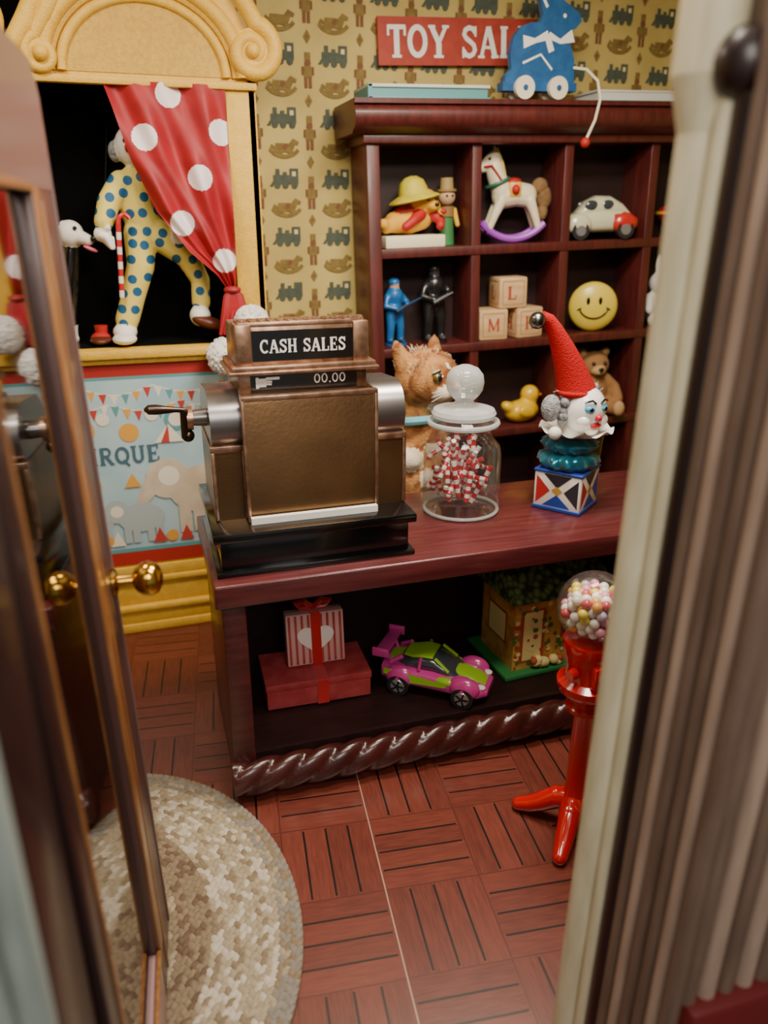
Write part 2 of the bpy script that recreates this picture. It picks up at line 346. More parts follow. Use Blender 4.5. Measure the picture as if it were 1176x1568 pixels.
while ea-off>.03:
    for row in (0,1):
        a_=ea-off-row*.016; c_=eb-off-row*.016
        per=pi*(3*(a_+c_)-math.sqrt((3*a_+c_)*(a_+3*c_))); n_=max(6,int(per/.024))
        for q in range(n_):
            t=2*pi*(q+.5*row)/n_; x=a_*math.cos(t); y=c_*math.sin(t); tg=math.atan2(c_*math.cos(t),-a_*math.sin(t))
            pl=pal[ring%len(pal)]; mat=RC[random.choice(pl)]
            T=Matrix.Translation((RX+x,RY+y,.013))@Matrix.Rotation(tg+(.45 if row else -.45),4,'Z')@Matrix.Diagonal((.0185,.0115,.006,1))
            b.add(sv,sf,mat,True,T)
    ring+=1; off+=.033
b.build(recalc=False)
# ------------------------------------------------------------------ counter
CX0,CX1,CY0,CY1=.157,2.25,2.33,3.0
b=B('shop_counter')
b.b2(CX0-.01,CX1+.01,CY0-.02,CY1,.785,.87,WINET,bev=.008)
b.b2(CX0+.01,CX0+.09,CY0,CY1-.02,0,.785,WINE,bev=.004); b.b2(CX1-.1,CX1,CY0,CY1-.02,0,.785,WINE,bev=.004)
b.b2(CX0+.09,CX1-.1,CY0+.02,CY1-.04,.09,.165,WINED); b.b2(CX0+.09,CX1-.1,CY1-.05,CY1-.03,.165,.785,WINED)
b.b2(CX0+.01,CX1,CY0,CY0+.03,0.0,.1,WINE)
R=.066; N_=420; n=26; vs=[]
x0=CX0+.0; x1=CX1-.0
for i in range(N_+1):
    x=x0+(x1-x0)*i/N_
    for k in range(n):
        a=2*pi*k/n; r=R*(.78+.22*abs(math.cos(1.5*a+27*x))**.7)
        vs.append((x,CY0-.02+r*math.cos(a)*.8,.09+r*math.sin(a)*1.1))
fs=[[i*n+k,i*n+(k+1)%n,(i+1)*n+(k+1)%n,(i+1)*n+k] for i in range(N_) for k in range(n)]+[list(range(n)),[N_*n+k for k in range(n)][::-1]]
b.add(vs,fs,ROPE,True)
b.build(angle=60)
# ------------------------------------------------------------------ cash register
BRZ=M('bronze_brushed','#92704c',.32,metal=.9,col2='#624a35',ns=3.2,stretch=(1,6,1),bump=.06,bs=80,sharp=(.25,.8)); COP=M('copper_edge','#c49e84',.3,metal=.85,col2='#98745c',ns=30); STE=M('gunmetal','#8a8685',.3,metal=.9)
b=B('cash_register')
bx0,bx1,by0,by1=.165,.865,2.37,2.93
b.b2(bx0,bx1,by0,by1,.8705,.889,BLKG,bev=.005)
b.b2(bx0+.02,bx1-.02,by0+.02,by1-.02,.885,1.0,BLKG,bev=.003); b.b2(bx0-.004,bx1+.004,by0-.004,by1,.995,1.028,BLKG,bev=.006)
def sideprof(x0,x1,prof,mat):
    n=len(prof); v=[(x0,y,z) for y,z in prof]+[(x1,y,z) for y,z in prof]
    b.add(v,[list(range(n)),list(range(2*n-1,n-1,-1))],mat,False); b.add(v,[[i,n+i,n+(i+1)%n,(i+1)%n] for i in range(n)],mat,True)
def cheek(x0,x1):
    lower=[(2.50,1.028),(2.50,1.29),(2.86,1.29),(2.86,1.028)]
    sideprof(x0,x1,lower,BRZ)
    c=(2.595,1.36); pr=[(c[0]+.105*math.cos(math.radians(a)),c[1]+.105*math.sin(math.radians(a))) for a in range(230,80,-10)]+[(2.78,1.45),(2.86,1.38),(2.86,1.28),(2.53,1.28)]
    sideprof(x0+.004,x1-.004,pr,STE)
    b.b2(x0-.003,x1+.003,2.492,2.52,1.27,1.292,COP,bev=.003)
    b.b2(x0-.002,x0+.012,2.494,2.515,1.03,1.27,COP,bev=.003); b.b2(x1-.012,x1+.002,2.494,2.515,1.03,1.27,COP,bev=.003)
cheek(.188,.30); cheek(.742,.868)
cp=[(2.455,1.03),(2.455,1.435),(2.462,1.452),(2.48,1.46),(2.80,1.46),(2.86,1.40),(2.86,1.03)]
sideprof(.296,.746,cp,BRZ)
b.b2(.290,.302,2.448,2.47,1.03,1.455,COP,bev=.002); b.b2(.740,.752,2.448,2.47,1.03,1.455,COP,bev=.002); b.b2(.290,.752,2.448,2.475,1.445,1.462,COP,bev=.003)
b.b2(.298,.742,2.425,2.446,1.029,1.052,WHT)
b.b2(.296,.732,2.52,2.72,1.455,1.54,COP,bev=.004); b.b2(.335,.695,2.512,2.53,1.463,1.53,BLKG)
b.b2(.272,.756,2.485,2.74,1.53,1.552,COP,bev=.006); b.b2(.262,.766,2.478,2.74,1.522,1.535,COP,bev=.004)
b.b2(.288,.736,2.51,2.72,1.55,1.675,COP,bev=.006); b.b2(.29,.345,2.50,2.60,1.55,1.682,COP,bev=.006); b.b2(.68,.735,2.50,2.60,1.55,1.682,COP,bev=.006)
b.b2(.345,.68,2.506,2.53,1.562,1.66,BLKG); b.b2(.30,.724,2.51,2.6,1.665,1.69,COP,bev=.008)
for i in range(14): b.ell((.315+i*.0305,2.53,1.69),(.012,.02,.008),COP,n=8,m=6)
TXW=M('sign_white','#e8e8e4',.5)
p=P2(b,(0,2.5045,0),(1,0,0),(0,0,1)); text(p,'CASH SALES',.37,1.588,.044,TXW,width=.285)
p.O.y=2.511; text(p,'00.00',.545,1.481,.032,TXW,width=.11)
p.rib([(.36,1.492),(.385,1.492)],.028,TXW); p.rib([(.385,1.505),(.43,1.505)],.009,TXW); p.rib([(.383,1.496),(.405,1.494)],.007,TXW); p.rib([(.383,1.488),(.403,1.486)],.007,TXW); p.rib([(.356,1.474),(.356,1.51)],.01,TXW)
CRK=M('crank_metal','#4a3c34',.25,metal=.9)
b.cyl((.19,2.60,1.37),(.14,2.60,1.37),.03,.026,STE); b.cyl((.145,2.60,1.37),(.125,2.60,1.37),.04,.04,COP)
b.tube([(.13,2.60,1.32),(.115,2.59,1.31),(.115,2.575,1.37),(.118,2.57,1.405)],[.016,.013,.012,.014],CRK)
b.ell((.125,2.595,1.312),.022,CRK)
b.tube([(.12,2.57,1.405),(.09,2.565,1.41),(.06,2.56,1.413),(.03,2.558,1.416),(.005,2.555,1.418),(-.008,2.555,1.419)],[.009,.009,.013,.017,.016,.004],CRK,n=14)
reg=b.build(angle=35)
# ------------------------------------------------------------------ candy jar
JG=glassmat('jar_glass','#fbfdfc',.42,.4,.02); JL=glassmat('jar_lid_glass','#f2f4f3',.7,.4,.36)
jar=bpy.data.objects.new('candy_jar',None); sc.collection.objects.link(jar); jar.location=(1.195,2.74,.8705)
b=B('jar_body'); b.lathe([(0,.004),(.12,.0),(.148,.006),(.156,.03),(.157,.24),(.15,.275),(.125,.305),(.112,.325),(.115,.345),(.135,.36),(.138,.38),(.125,.392),(.108,.39)],JG,n=48)
b.tube([(.15*math.cos(2*pi*i/40),.15*math.sin(2*pi*i/40),.012) for i in range(40)],.007,JL,n=8,closed=True); b.tube([(.134*math.cos(2*pi*i/40),.134*math.sin(2*pi*i/40),.372) for i in range(40)],.011,JL,n=8,closed=True)
b.build(parent=jar)
b=B('jar_lid'); b.lathe([(0,.39),(.10,.392),(.122,.395),(.128,.41),(.12,.425),(.07,.435),(.04,.445),(.036,.46),(.055,.478),(.07,.5),(.075,.53),(.07,.56),(.05,.585),(.02,.597),(0,.598)],JL,n=40); b.build(parent=jar)
b=B('candy_canes'); CW=M('candy_white','#f7eae8',.3,coat=.4); CR=M('candy_red','#c91d28',.3,coat=.4)
for i in range(36):
    rr=.11*math.sqrt(random.random()); a=random.random()*6.28; z=.08+.2*random.random()
    c=Vector((rr*math.cos(a),rr*math.sin(a),z)); d=Vector((random.uniform(-.7,.7),random.uniform(-.7,.7),random.uniform(-2,2))).normalized()
    L_=.06+.03*random.random(); prev=None
    for q in range(-4,5):
        A=c+d*(L_*q/4); h=math.hypot(A.x,A.y)
        if h>.135: A.x*=.135/h; A.y*=.135/h
        A.z=max(.03,min(.31,A.z))
        if A.z>.26: 
            h=math.hypot(A.x,A.y)
            if h>.1: A.x*=.1/h; A.y*=.1/h
        if prev is not None and (A-prev).length>.003: b.cyl(prev,A,.010,.010,CR if q%2==0 else CW,n=8)
        prev=A
b.build(parent=jar)
# ------------------------------------------------------------------ jack in the box
JW=M('jbox_white','#e8e2d8',.5)
JB=M('jbox_blue','#1e3f9a',.45); JR=M('jbox_red','#b5242b',.45); JK=M('jbox_dark','#2a2a33',.45); JY=M('jbox_yellow','#b8903a',.5)
JO=Vector((1.635,2.66,.871))
b=B('jester_jack_in_the_box'); b.T=Matrix.Translation(JO)@Matrix.Rotation(math.radians(-52),4,'Z')
b.box((0,0,.085),(.2,.2,.17),JW,bev=.004)
b.box((0,0,.008),(.208,.208,.016),JB,bev=.003); b.box((0,0,.165),(.208,.208,.012),JB,bev=.003)
for face in range(4):
    R4=Matrix.Rotation(face*pi/2,4,'Z'); old=b.T; b.T=old@R4; q=P2(b,(-.1,-.1015,.016),(1,0,0),(0,0,1),h=.2)
    q.poly([(.05,.05),(.35,.35),(.05,.65)],JR); q.poly([(.95,.05),(.65,.35),(.95,.65)],JB if face%2 else JK); q.poly([(.2,.7),(.5,.42),(.8,.7)],JK); q.poly([(.2,.02),(.5,.28),(.8,.02)],JB)
    q.poly([(.38,.36),(.5,.26),(.62,.36),(.5,.46)],JY)
    b.T=old
b.box((0,.105,.27),(.2,.01,.2),JY,rot=(-.25,0,0),bev=.002)
b.T=Matrix.Translation(JO)
TQ=M('turquoise_satin','#17869e',.22,metal=.5,sheen=.3,col2='#0f6a86',ns=30); RUF=M('ruff_white','#e2e0d8',.7); FACE=M('jester_face','#eeecea',.25,coat=.6); GH=M('grey_hair','#77797e',.95,col2='#a5a7aa',ns=60,bump=1,bs=120); FELT=M('red_felt','#b0181b',.95,bump=.6,bs=160,spec=.2)
vs=[];n=72
for j,(r,z) in enumerate([(.05,.16),(.10,.175),(.122,.20),(.115,.225),(.08,.24),(.10,.255),(.115,.275),(.09,.295),(.05,.30)]):
    for k in range(n):
        a=2*pi*k/n; q=r*(1+.07*math.sin(12*a+j)); vs.append((q*math.cos(a),q*math.sin(a),z))
b.add(vs,[[j*n+k,j*n+(k+1)%n,(j+1)*n+(k+1)%n,(j+1)*n+k] for j in range(8) for k in range(n)],TQ)
vs=[]
for j in range(7):
    r=.04+.018*j
    for k in range(n):
        a=2*pi*k/n; vs.append((.015+r*math.cos(a),-.01+r*math.sin(a),.295+.007*j+.009*(j/6)*math.sin(9*a)))
b.add(vs,[[j*n+k,j*n+(k+1)%n,(j+1)*n+(k+1)%n,(j+1)*n+k] for j in range(6) for k in range(n)],RUF)
b.cyl((0,0,.29),(.02,-.01,.36),.045,.045,RUF)
hd=Vector((.03,-.035,.415)); b.T=Matrix.Translation(JO+hd)@Matrix.Rotation(math.radians(-82),4,'Z')@Matrix.Rotation(math.radians(4),4,'Y')
EB=M('eye_blue','#3f9dc4',.3); EK=M('eye_black','#101014',.2); LIP=M('lip_red','#c01832',.3)
b.ell((0,0,0),(.086,.084,.096),FACE,n=28,m=18); b.ell((.086,0,-.012),(.018,.014,.015),LIP); b.ell((.052,.042,-.03),(.032,.028,.028),FACE); b.ell((.052,-.042,-.03),(.032,.028,.028),FACE); b.ell((.055,0,-.07),(.028,.028,.022),FACE)
for s_ in (-1,1):
    b.ell((.071,s_*.034,.022),(.014,.021,.015),EB,rot=(0,0,s_*.4)); b.ell((.083,s_*.034,.022),(.005,.009,.009),EK); b.tube([(.078,s_*.012,.045),(.076,s_*.03,.058),(.062,s_*.056,.048)],.004,EK,n=6)
b.ell((.080,0,-.045),(.01,.026,.010),LIP)
for i in range(70):
    a=random.uniform(1.75,4.55); h=random.uniform(-.05,.07); b.ell((.08*math.cos(a),.088*math.sin(a),h),(.022,.022,.02),GH,n=8,m=6)
for i in range(110):
    a=random.uniform(1.85,4.4); p0=Vector((.085*math.cos(a),.095*math.sin(a),random.uniform(-.05,.07))); d=Vector((math.cos(a),math.sin(a),random.uniform(-.7,.5)))*random.uniform(.02,.045)
    b.tube([p0,p0+d*.6+Vector((0,0,.008)),p0+d],[.004,.003,.0008],GH,n=4)
b.T=Matrix.Translation(JO)
hp=[Vector((.005,-.005,.48)),Vector((-.01,0,.525)),Vector((-.035,0,.585)),Vector((-.07,0,.655)),Vector((-.11,0,.725)),Vector((-.14,.0,.765)),Vector((-.17,0,.78))]
b.tube(hp,[.078,.069,.058,.045,.032,.025,.02],FELT,n=24)
b.tube([(.005+.073*math.cos(a),-.005+.073*math.sin(a),.482) for a in [2*pi*i/24 for i in range(24)]],.011,FELT,n=8,closed=True)
b.ell((-.19,-.005,.765),.032,M('bell_metal','#7a7c7a',.25,metal=1))
b.ell((-.12,-.08,.34),.026,RUF); b.ell((-.10,.0,.42),(.04,.04,.055),GH)
jj=b.build(angle=60,recalc=False)
# ------------------------------------------------------------------ cat plush
def tabby():
    m=M('cat_tabby_fur','#a86a36',.95,bump=.6,bs=120); nt=m.node_tree;N=nt.nodes;L=nt.links;P=N['Principled BSDF']
    tc=N.new('ShaderNodeTexCoord'); v=N.new('ShaderNodeTexNoise'); v.inputs['Scale'].default_value=9; v.inputs['Detail'].default_value=4; v.inputs['Distortion'].default_value=1.2
    L.new(tc.outputs['Object'],v.inputs['Vector']); r=N.new('ShaderNodeValToRGB'); r.color_ramp.elements[0].position=.42; r.color_ramp.elements[1].position=.6
    r.color_ramp.elements[0].color=hx('#7d4722'); r.color_ramp.elements[1].color=hx('#b8854f'); L.new(v.outputs['Fac'],r.inputs[0]); L.new(r.outputs[0],P.inputs['Base Color']); return m
GF=tabby(); GC=M('cat_white_fur','#e2d6c4',.95,bump=.6,bs=120,col2='#cbb699',ns=12); GM=M('cat_hair','#c4ab8f',.95); CPK=M('cat_pink','#c98a80',.7)
CATT=Matrix.Translation((1.215,3.36,0))@Matrix.Rotation(math.radians(-62),4,'Z')
b=B('plush_cat'); b.T=CATT
b.limb([(-.08,0,.22),(-.05,0,.55),(0,0,.9),(.03,0,1.12)],[.21,.2,.15,.12],GF)
b.limb([(.06,0,.45),(.09,0,.8),(.1,0,1.06)],[.15,.12,.085],GF)
for x,y,z in ((.13,-.03,1.0),(.14,-.09,.86),(.15,.05,.8),(.1,-.14,.95),(.17,-.03,.7),(.04,-.15,.8),(.0,-.16,.98),(.13,.08,.95)): b.ell((x,y,z),(.06,.055,.05),GC)
b.ell((.07,0,1.31),(.15,.155,.135),GF); b.ell((.19,.035,1.265),(.055,.045,.042),GC); b.ell((.19,-.035,1.265),(.055,.045,.042),GC); b.ell((.13,0,1.22),(.06,.07,.05),GC); b.ell((.165,0,1.33),(.045,.03,.07),GC)
for s_ in (-1,1):
    b.limb([(.02,s_*.1,1.38),(.0,s_*.125,1.45),(-.01,s_*.135,1.485)],[.05,.03,.01],GF)
    b.limb([(.09,s_*.1,.85),(.13,s_*.11,.5),(.15,s_*.11,.08)],[.085,.07,.055],GF); b.ell((.18,s_*.11,.045),(.09,.06,.045),GC)
    b.ell((-.05,s_*.17,.2),(.19,.1,.18),GF); b.ell((.08,s_*.2,.045),(.12,.06,.045),GC)
b.limb([(-.22,0,.1),(-.32,.1,.08),(-.28,.26,.06)],[.05,.045,.035],GF)
gir=b.build(fuse=.014,smooth=3)
b=B('cat_details'); b.T=CATT
for s_ in (-1,1):
    b.ell((.193,s_*.07,1.335),(.022,.026,.026),M('cat_eye_%d'%s_,'#5a4a20',.15,coat=1)); b.ell((.208,s_*.071,1.337),(.01,.014,.02),EK); b.ell((.217,s_*.065,1.345),.005,WHT)
    b.tube([(.188,s_*.045,1.36),(.2,s_*.068,1.37),(.185,s_*.095,1.358)],.006,EK,n=6)
    for k in range(3): b.tube([(.22,s_*.06,1.26+.008*k),(.24,s_*.16,1.25+.02*k)],.0012,WHT,n=4)
b.ell((.243,0,1.285),(.014,.018,.011),CPK)
for i in range(240):
    a=random.uniform(-1,1); x=.05+random.uniform(-.08,.08); y=a*.14; z=1.42-.07*a*a; d=Vector((random.uniform(-.6,.6),random.uniform(-.6,.6),random.uniform(.3,1))).normalized()*random.uniform(.02,.045)
    b.tube([(x,y,z),(x+d.x*.5,y+d.y*.5,z+d.z*.6),(x+d.x,y+d.y,z+d.z*.9)],[.004,.003,.0008],random.choice([GM,GM,GF,GC]),n=4)
b.tube([(.035+.125*math.cos(a),.125*math.sin(a),1.12+.02*math.cos(a)) for a in [2*pi*i/24 for i in range(24)]],.02,M('collar_blue','#6db4c4',.7),n=8,closed=True)
b.build(parent=gir)
# ------------------------------------------------------------------ display cabinet
CAB=[]
SX=[1.12,1.69,2.2,2.71,3.22]; b=B('display_cabinet')
b.b2(1.12,1.185,3.8,4.08,0,2.35,SHELF,bev=.004); b.b2(3.2,3.265,3.8,4.08,0,2.35,SHELF,bev=.004)
for x in SX[1:4]: b.b2(x-.025,x+.025,3.81,4.07,0,2.35,SHELF,bev=.003)
for z in (.38,.87,1.36,1.85): b.b2(1.18,3.2,3.805,4.07,z-.045,z,SHELF,bev=.003)
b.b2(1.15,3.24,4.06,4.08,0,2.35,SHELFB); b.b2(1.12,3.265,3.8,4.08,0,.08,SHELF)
b.b2(1.10,3.285,3.78,4.08,2.32,2.365,SHELF,bev=.006)
prof=[(4.08,2.36),(3.76,2.36),(3.745,2.375),(3.71,2.385),(3.695,2.41),(3.69,2.44),(3.70,2.465),(3.72,2.475),(3.70,2.48),(3.70,2.5),(4.08,2.5)]
n=len(prof); v=[(1.045,y,z) for y,z in prof]+[(3.4,y,z) for y,z in prof]
b.add(v,[list(range(n)),list(range(2*n-1,n-1,-1))],SHELF,False); b.add(v,[[i,n+i,n+(i+1)%n,(i+1)%n] for i in range(n)],SHELF,True)
CAB.append(b.build(angle=50))
b=B('toy_sale_sign'); SR=M('sign_red','#ab3a28',.6,col2='#9b3022',ns=20); b.b2(1.25,2.14,4.06,4.08,2.69,2.895,SR)
p=P2(b,(0,4.0575,0),(1,0,0),(0,0,1)); text(p,'TOY SALE',1.295,2.722,.14,TXW,width=.78); sign=b.build(recalc=False)
TEAL=M('book_teal','#569496',.5); PAG=M('pages','#cdd0c8',.8)
b=B('teal_book'); b.b2(1.12,1.72,3.74,3.98,2.501,2.512,TEAL,bev=.003); b.b2(1.13,1.71,3.75,3.97,2.512,2.548,TEAL); b.b2(1.12,1.72,3.74,3.98,2.548,2.562,PAG,bev=.003); b.b2(1.12,1.14,3.74,3.98,2.501,2.562,TEAL); CAB.append(b.build())
b=B('pale_book'); b.b2(2.3,2.85,3.76,3.98,2.501,2.51,TEAL,bev=.003); b.b2(2.31,2.84,3.765,3.97,2.51,2.545,PAG); b.b2(2.3,2.85,3.76,3.98,2.545,2.555,PAG,bev=.003); CAB.append(b.build())
BL=M('toy_blue','#1f5288',.45,col2='#296297',ns=20); CRM=M('wheel_cream','#e4dcc4',.5)
b=B('bunny_pull_toy'); S=.0031; O=Vector((1.98,3.76,2.503))
def q_(px,py): return (O.x+(px-830)*S,O.z+(150-py)*S)
body=[(770,138),(772,116),(782,108),(779,88),(784,66),(796,52),(812,46),(826,46),(832,36),(828,20),(818,6),(814,-8),(822,-14),(834,-4),(844,14),(846,20),(846,-2),(850,-18),(860,-20),(866,-4),(866,16),(880,24),(893,32),(898,42),(888,52),(874,58),(880,74),(888,92),(889,112),(890,122),(888,138)]
b.prism([q_(*a) for a in body],3.75,3.785,BL)
b.prism([q_(*a) for a in [(766,138),(892,138),(892,126),(766,126)]],3.735,3.80,BL)
for x in (800,857):
    c=q_(x,134); 
    for y0,y1 in ((3.712,3.735),(3.80,3.823)): b.cyl((c[0],y0,c[1]),(c[0],y1,c[1]),.05,.05,CRM,n=24); 
    b.cyl((c[0],3.705,c[1]),(c[0],3.83,c[1]),.012,.012,BL,n=10)
p=P2(b,(0,3.7485,0),(1,0,0),(0,0,1))
p.rib([q_(800,72),q_(820,70),q_(842,62)],[.055,.02,.04],WHT); p.rib([q_(842,62),q_(862,70),q_(884,62)],[.03,.02,.055],WHT); p.rib([q_(840,64),q_(848,84)],.03,WHT)
p.disc(*q_(868,36),.009,WHT); p.rib([q_(822,0),q_(838,26)],.014,WHT); p.rib([q_(856,-8),q_(856,14)],.014,WHT); p.rib([q_(800,100),q_(830,88),q_(850,108)],.01,WHT)
b.tube([(q_(886,104)[0],3.76,q_(886,104)[1]),(q_(905,108)[0],3.72,q_(905,108)[1]),(q_(918,125)[0],3.68,q_(918,125)[1]),(q_(922,150)[0],3.665,q_(922,150)[1]),(q_(915,180)[0],3.665,q_(915,180)[1]),(q_(902,206)[0],3.665,q_(902,206)[1])],.007,CRM,n=8)
b.ell((q_(900,212)[0],3.665,q_(900,212)[1]),.024,REDM); CAB.append(b.build(recalc=False))
def bear(name,loc,sc_,fur,fur2,rz=0):
    b=B(name); b.T=Matrix.Translation(loc)@Matrix.Rotation(rz,4,'Z')@Matrix.Scale(sc_,4)
    b.ell((0,0,.36),(.26,.22,.3),fur); b.ell((0,-.02,.75),(.24,.21,.21),fur); b.ell((0,-.2,.69),(.11,.09,.08),fur2)
    for s_ in (-1,1):
        b.ell((s_*.19,.02,.93),(.085,.05,.085),fur); b.ell((s_*.19,-.02,.93),(.05,.03,.05),fur2)
        b.limb([(s_*.2,-.02,.52),(s_*.33,-.1,.4),(s_*.33,-.2,.28)],[.1,.085,.09],fur); b.ell((s_*.33,-.24,.24),.08,fur)
        b.limb([(s_*.14,-.08,.16),(s_*.22,-.3,.12),(s_*.24,-.42,.13)],[.13,.11,.1],fur); b.ell((s_*.24,-.47,.15),(.09,.06,.12),fur2)
    o=b.build(fuse=.022*sc_,smooth=3)
    b=B('face'); b.T=Matrix.Translation(loc)@Matrix.Rotation(rz,4,'Z')@Matrix.Scale(sc_,4)
    for s_ in (-1,1): b.ell((s_*.09,-.205,.80),.03,EK)
    b.ell((0,-.285,.72),(.045,.03,.03),EK); b.tube([(0,-.285,.69),(0,-.285,.66)],.01,EK,n=5); b.tube([(-.06,-.27,.64),(0,-.28,.62),(.06,-.27,.64)],.01,EK,n=5)
    b.build(parent=o); return o
BRN=M('bear_brown','#9a7044',.95,bump=.5,bs=150); BRN2=M('bear_tan','#c09b6c',.95,bump=.4,bs=150); YB=M('bear_yellow','#e0a930',.7); YH=M('hat_yellow','#cfc035',.6,col2='#bcae2c',ns=30); 
b=B('yellow_hat_bear'); BT=Matrix.Translation((1.385,3.93,1.914))@Matrix.Scale(1.03,4); b.T=BT
b.limb([(-.09,0,.055),(-.02,0,.06),(.05,0,.075)],[.05,.062,.058],YB)
b.ell((.06,-.02,.145),(.072,.062,.062),YB); b.ell((.09,-.075,.125),(.034,.03,.024),YB)
b.limb([(-.1,-.02,.05),(-.15,-.05,.035),(-.165,-.07,.05)],[.04,.03,.026],YB); b.limb([(-.09,.03,.05),(-.14,.03,.04),(-.16,.02,.05)],[.04,.03,.026],YB)
b.limb([(.03,-.05,.09),(-.02,-.085,.06),(-.06,-.09,.035)],[.028,.024,.022],REDM); b.limb([(.09,-.03,.09),(.13,-.06,.06),(.12,-.085,.035)],[.028,.024,.022],REDM)
b.limb([(-.05,0,.085),(.0,0,.098),(.045,0,.1)],[.045,.05,.045],REDM)
o=b.build(fuse=.006,smooth=2); b=B('hat_and_face'); b.T=BT
b.lathe([(.0,.285),(.03,.28),(.058,.26),(.07,.23),(.075,.205),(.12,.185),(.128,.178),(.12,.172),(.07,.19),(0,.2)],YH,n=28,T=Matrix.Translation((.045,-.01,-.018))@Matrix.Rotation(-.18,4,'Y'))
b.ell((.095,-.105,.132),(.012,.009,.009),EK); b.ell((.06,-.08,.155),.008,EK); b.ell((.105,-.072,.155),.008,EK); b.ell((.13,-.1,.10),(.016,.01,.012),REDM)
b.build(parent=o); CAB.append(o)
b=B('bear_book'); b.box((1.37,3.93,1.880),(.315,.22,.058),M('book_cream','#e8e0c0',.6),bev=.006); CAB.append(b.build())
CAB.append(bear('teddy_bear',(2.50,3.93,.872),.38,BRN,BRN2,rz=-.1))
b=B('wooden_doll'); b.T=Matrix.Translation((1.595,3.98,0)); b.cyl((0,0,1.852),(0,0,1.87),.04,.04,M('doll_green','#2f8a4c',.5)); b.cyl((0,0,1.87),(0,0,2.04),.04,.034,M('doll_green2','#3f7a45',.5)); b.cyl((0,-.003,1.99),(0,-.003,2.04),.04,.04,M('doll_coat','#8a6a3a',.6))
b.ell((0,-.005,2.085),.044,M('doll_skin','#c9a27a',.6)); b.cyl((0,-.005,2.11),(0,-.005,2.122),.05,.05,M('doll_hat','#8f7440',.6)); b.cyl((0,-.005,2.122),(0,-.005,2.175),.035,.032,M('doll_hat2','#a18a56',.6)); b.ell((-.015,-.048,2.09),.006,EK); b.ell((.015,-.048,2.09),.006,EK)
b.limb([(-.04,-.01,2.02),(-.048,-.04,1.95)],[.014,.012],YB); b.limb([(.04,-.01,2.02),(.046,-.04,1.95)],[.014,.012],YB); CAB.append(b.build())
b=B('rocking_horse'); HW=M('horse_white','#ece4c8',.4,col2='#e2d6ae',ns=12); PU=M('rocker_purple','#a04bc4',.4); GLDN=M('horse_gold','#d6a63c',.4); DG=M('horse_green','#2f6c54',.5)
b.T=Matrix.Translation((1.90,3.92,1.853))@Matrix.Rotation(-.2,4,'Z')@Matrix.Diagonal((.95,1,1.08,1))
b.limb([(-.02,0,.21),(.06,0,.22),(.12,0,.21)],[.058,.058,.055],HW); b.limb([(-.02,0,.23),(-.06,0,.31),(-.075,0,.37)],[.058,.048,.038],HW); b.limb([(-.07,0,.375),(-.12,0,.345)],[.042,.028],HW); b.ell((-.13,0,.34),(.028,.026,.026),HW)
for x,d in ((-.03,-.07),(.13,.05)):
    for y in (-.03,.03): b.limb([(x,y,.19),(x+d*.5,y*1.2,.13),(x+d,y*1.4,.06)],[.03,.023,.018],HW)
b.ell((-.07,.015,.415),(.008,.006,.022),HW); b.ell((-.07,-.015,.415),(.008,.006,.022),HW)
ho=b.build(fuse=.006,smooth=2); T=b.T; CAB.append(ho)
b=B('rockers'); b.T=T
for y in (-.045,.045):
    b.tube([(.04+.235*math.sin(math.radians(a)),y,.238-.22*math.cos(math.radians(a))) for a in range(-50,52,6)],.017,PU,n=8)
for x in (-.1,.17): b.cyl((x,-.05,.055),(x,.05,.055),.012,.012,PU,n=8)
b.ell((.04,0,.275),(.045,.058,.018),REDM); b.box((.04,0,.238),(.07,.122,.07),GLDN,bev=.01); b.ell((.04,-.064,.238),.022,REDM)
b.tube([(-.01,0,.29),(-.035,0,.35),(-.06,0,.42)],[.016,.024,.014],M('horse_mane','#d9b864',.6),n=8)
TL=M('horse_tail','#8a6a44',.9,bump=.5,bs=100,col2='#6e5232',ns=30)
b.ell((.19,0,.25),(.045,.035,.04),TL); b.ell((.215,0,.2),(.042,.035,.055),TL); b.ell((.21,0,.14),(.03,.028,.045),TL)
b.tube([(-.045+.06*math.cos(a),.06*math.sin(a),.27+.02*math.cos(a)) for a in [2*pi*i/16 for i in range(16)]],.009,DG,n=6,closed=True); b.ell((-.1,-.036,.375),.007,EK); b.ell((-.1,.036,.375),.007,EK)
b.tube([(-.13,-.026,.34),(-.09,-.045,.345),(-.03,-.06,.27)],.005,REDM,n=5)
b.build(parent=ho)
CARW=M('car_cream','#d6d6b4',.2,coat=.8); CARR=M('car_red','#c02a22',.25,coat=.8); TYR=M('tyre','#1a1a1a',.7); HUB=M('hub','#b9b9b9',.3,metal=.7); WIN=M('car_window','#3c4248',.1,coat=1)
b=B('toy_beetle_car'); b.T=Matrix.Translation((2.45,3.92,1.853))@Matrix.Rotation(-.2,4,'Z')@Matrix.Scale(1.1,4)
b.loft([(-.18,0,.03,.05,.08),(-.165,0,.065,.035,.11),(-.1,0,.075,.03,.13),(-.0,0,.078,.03,.14),(.1,0,.078,.03,.135),(.16,0,.065,.035,.115),(.185,0,.03,.05,.08)],CARW,e=3)
b.loft([(-.12,0,.04,.1,.12),(-.07,0,.062,.1,.175),(-.02,0,.065,.1,.2),(.05,0,.065,.1,.198),(.11,0,.06,.1,.165),(.165,0,.04,.09,.11)],CARW,e=2.6)
b.loft([(.06,0,.08,.035,.132),(.12,0,.08,.035,.13),(.19,0,.05,.04,.1)],CARR,e=3)
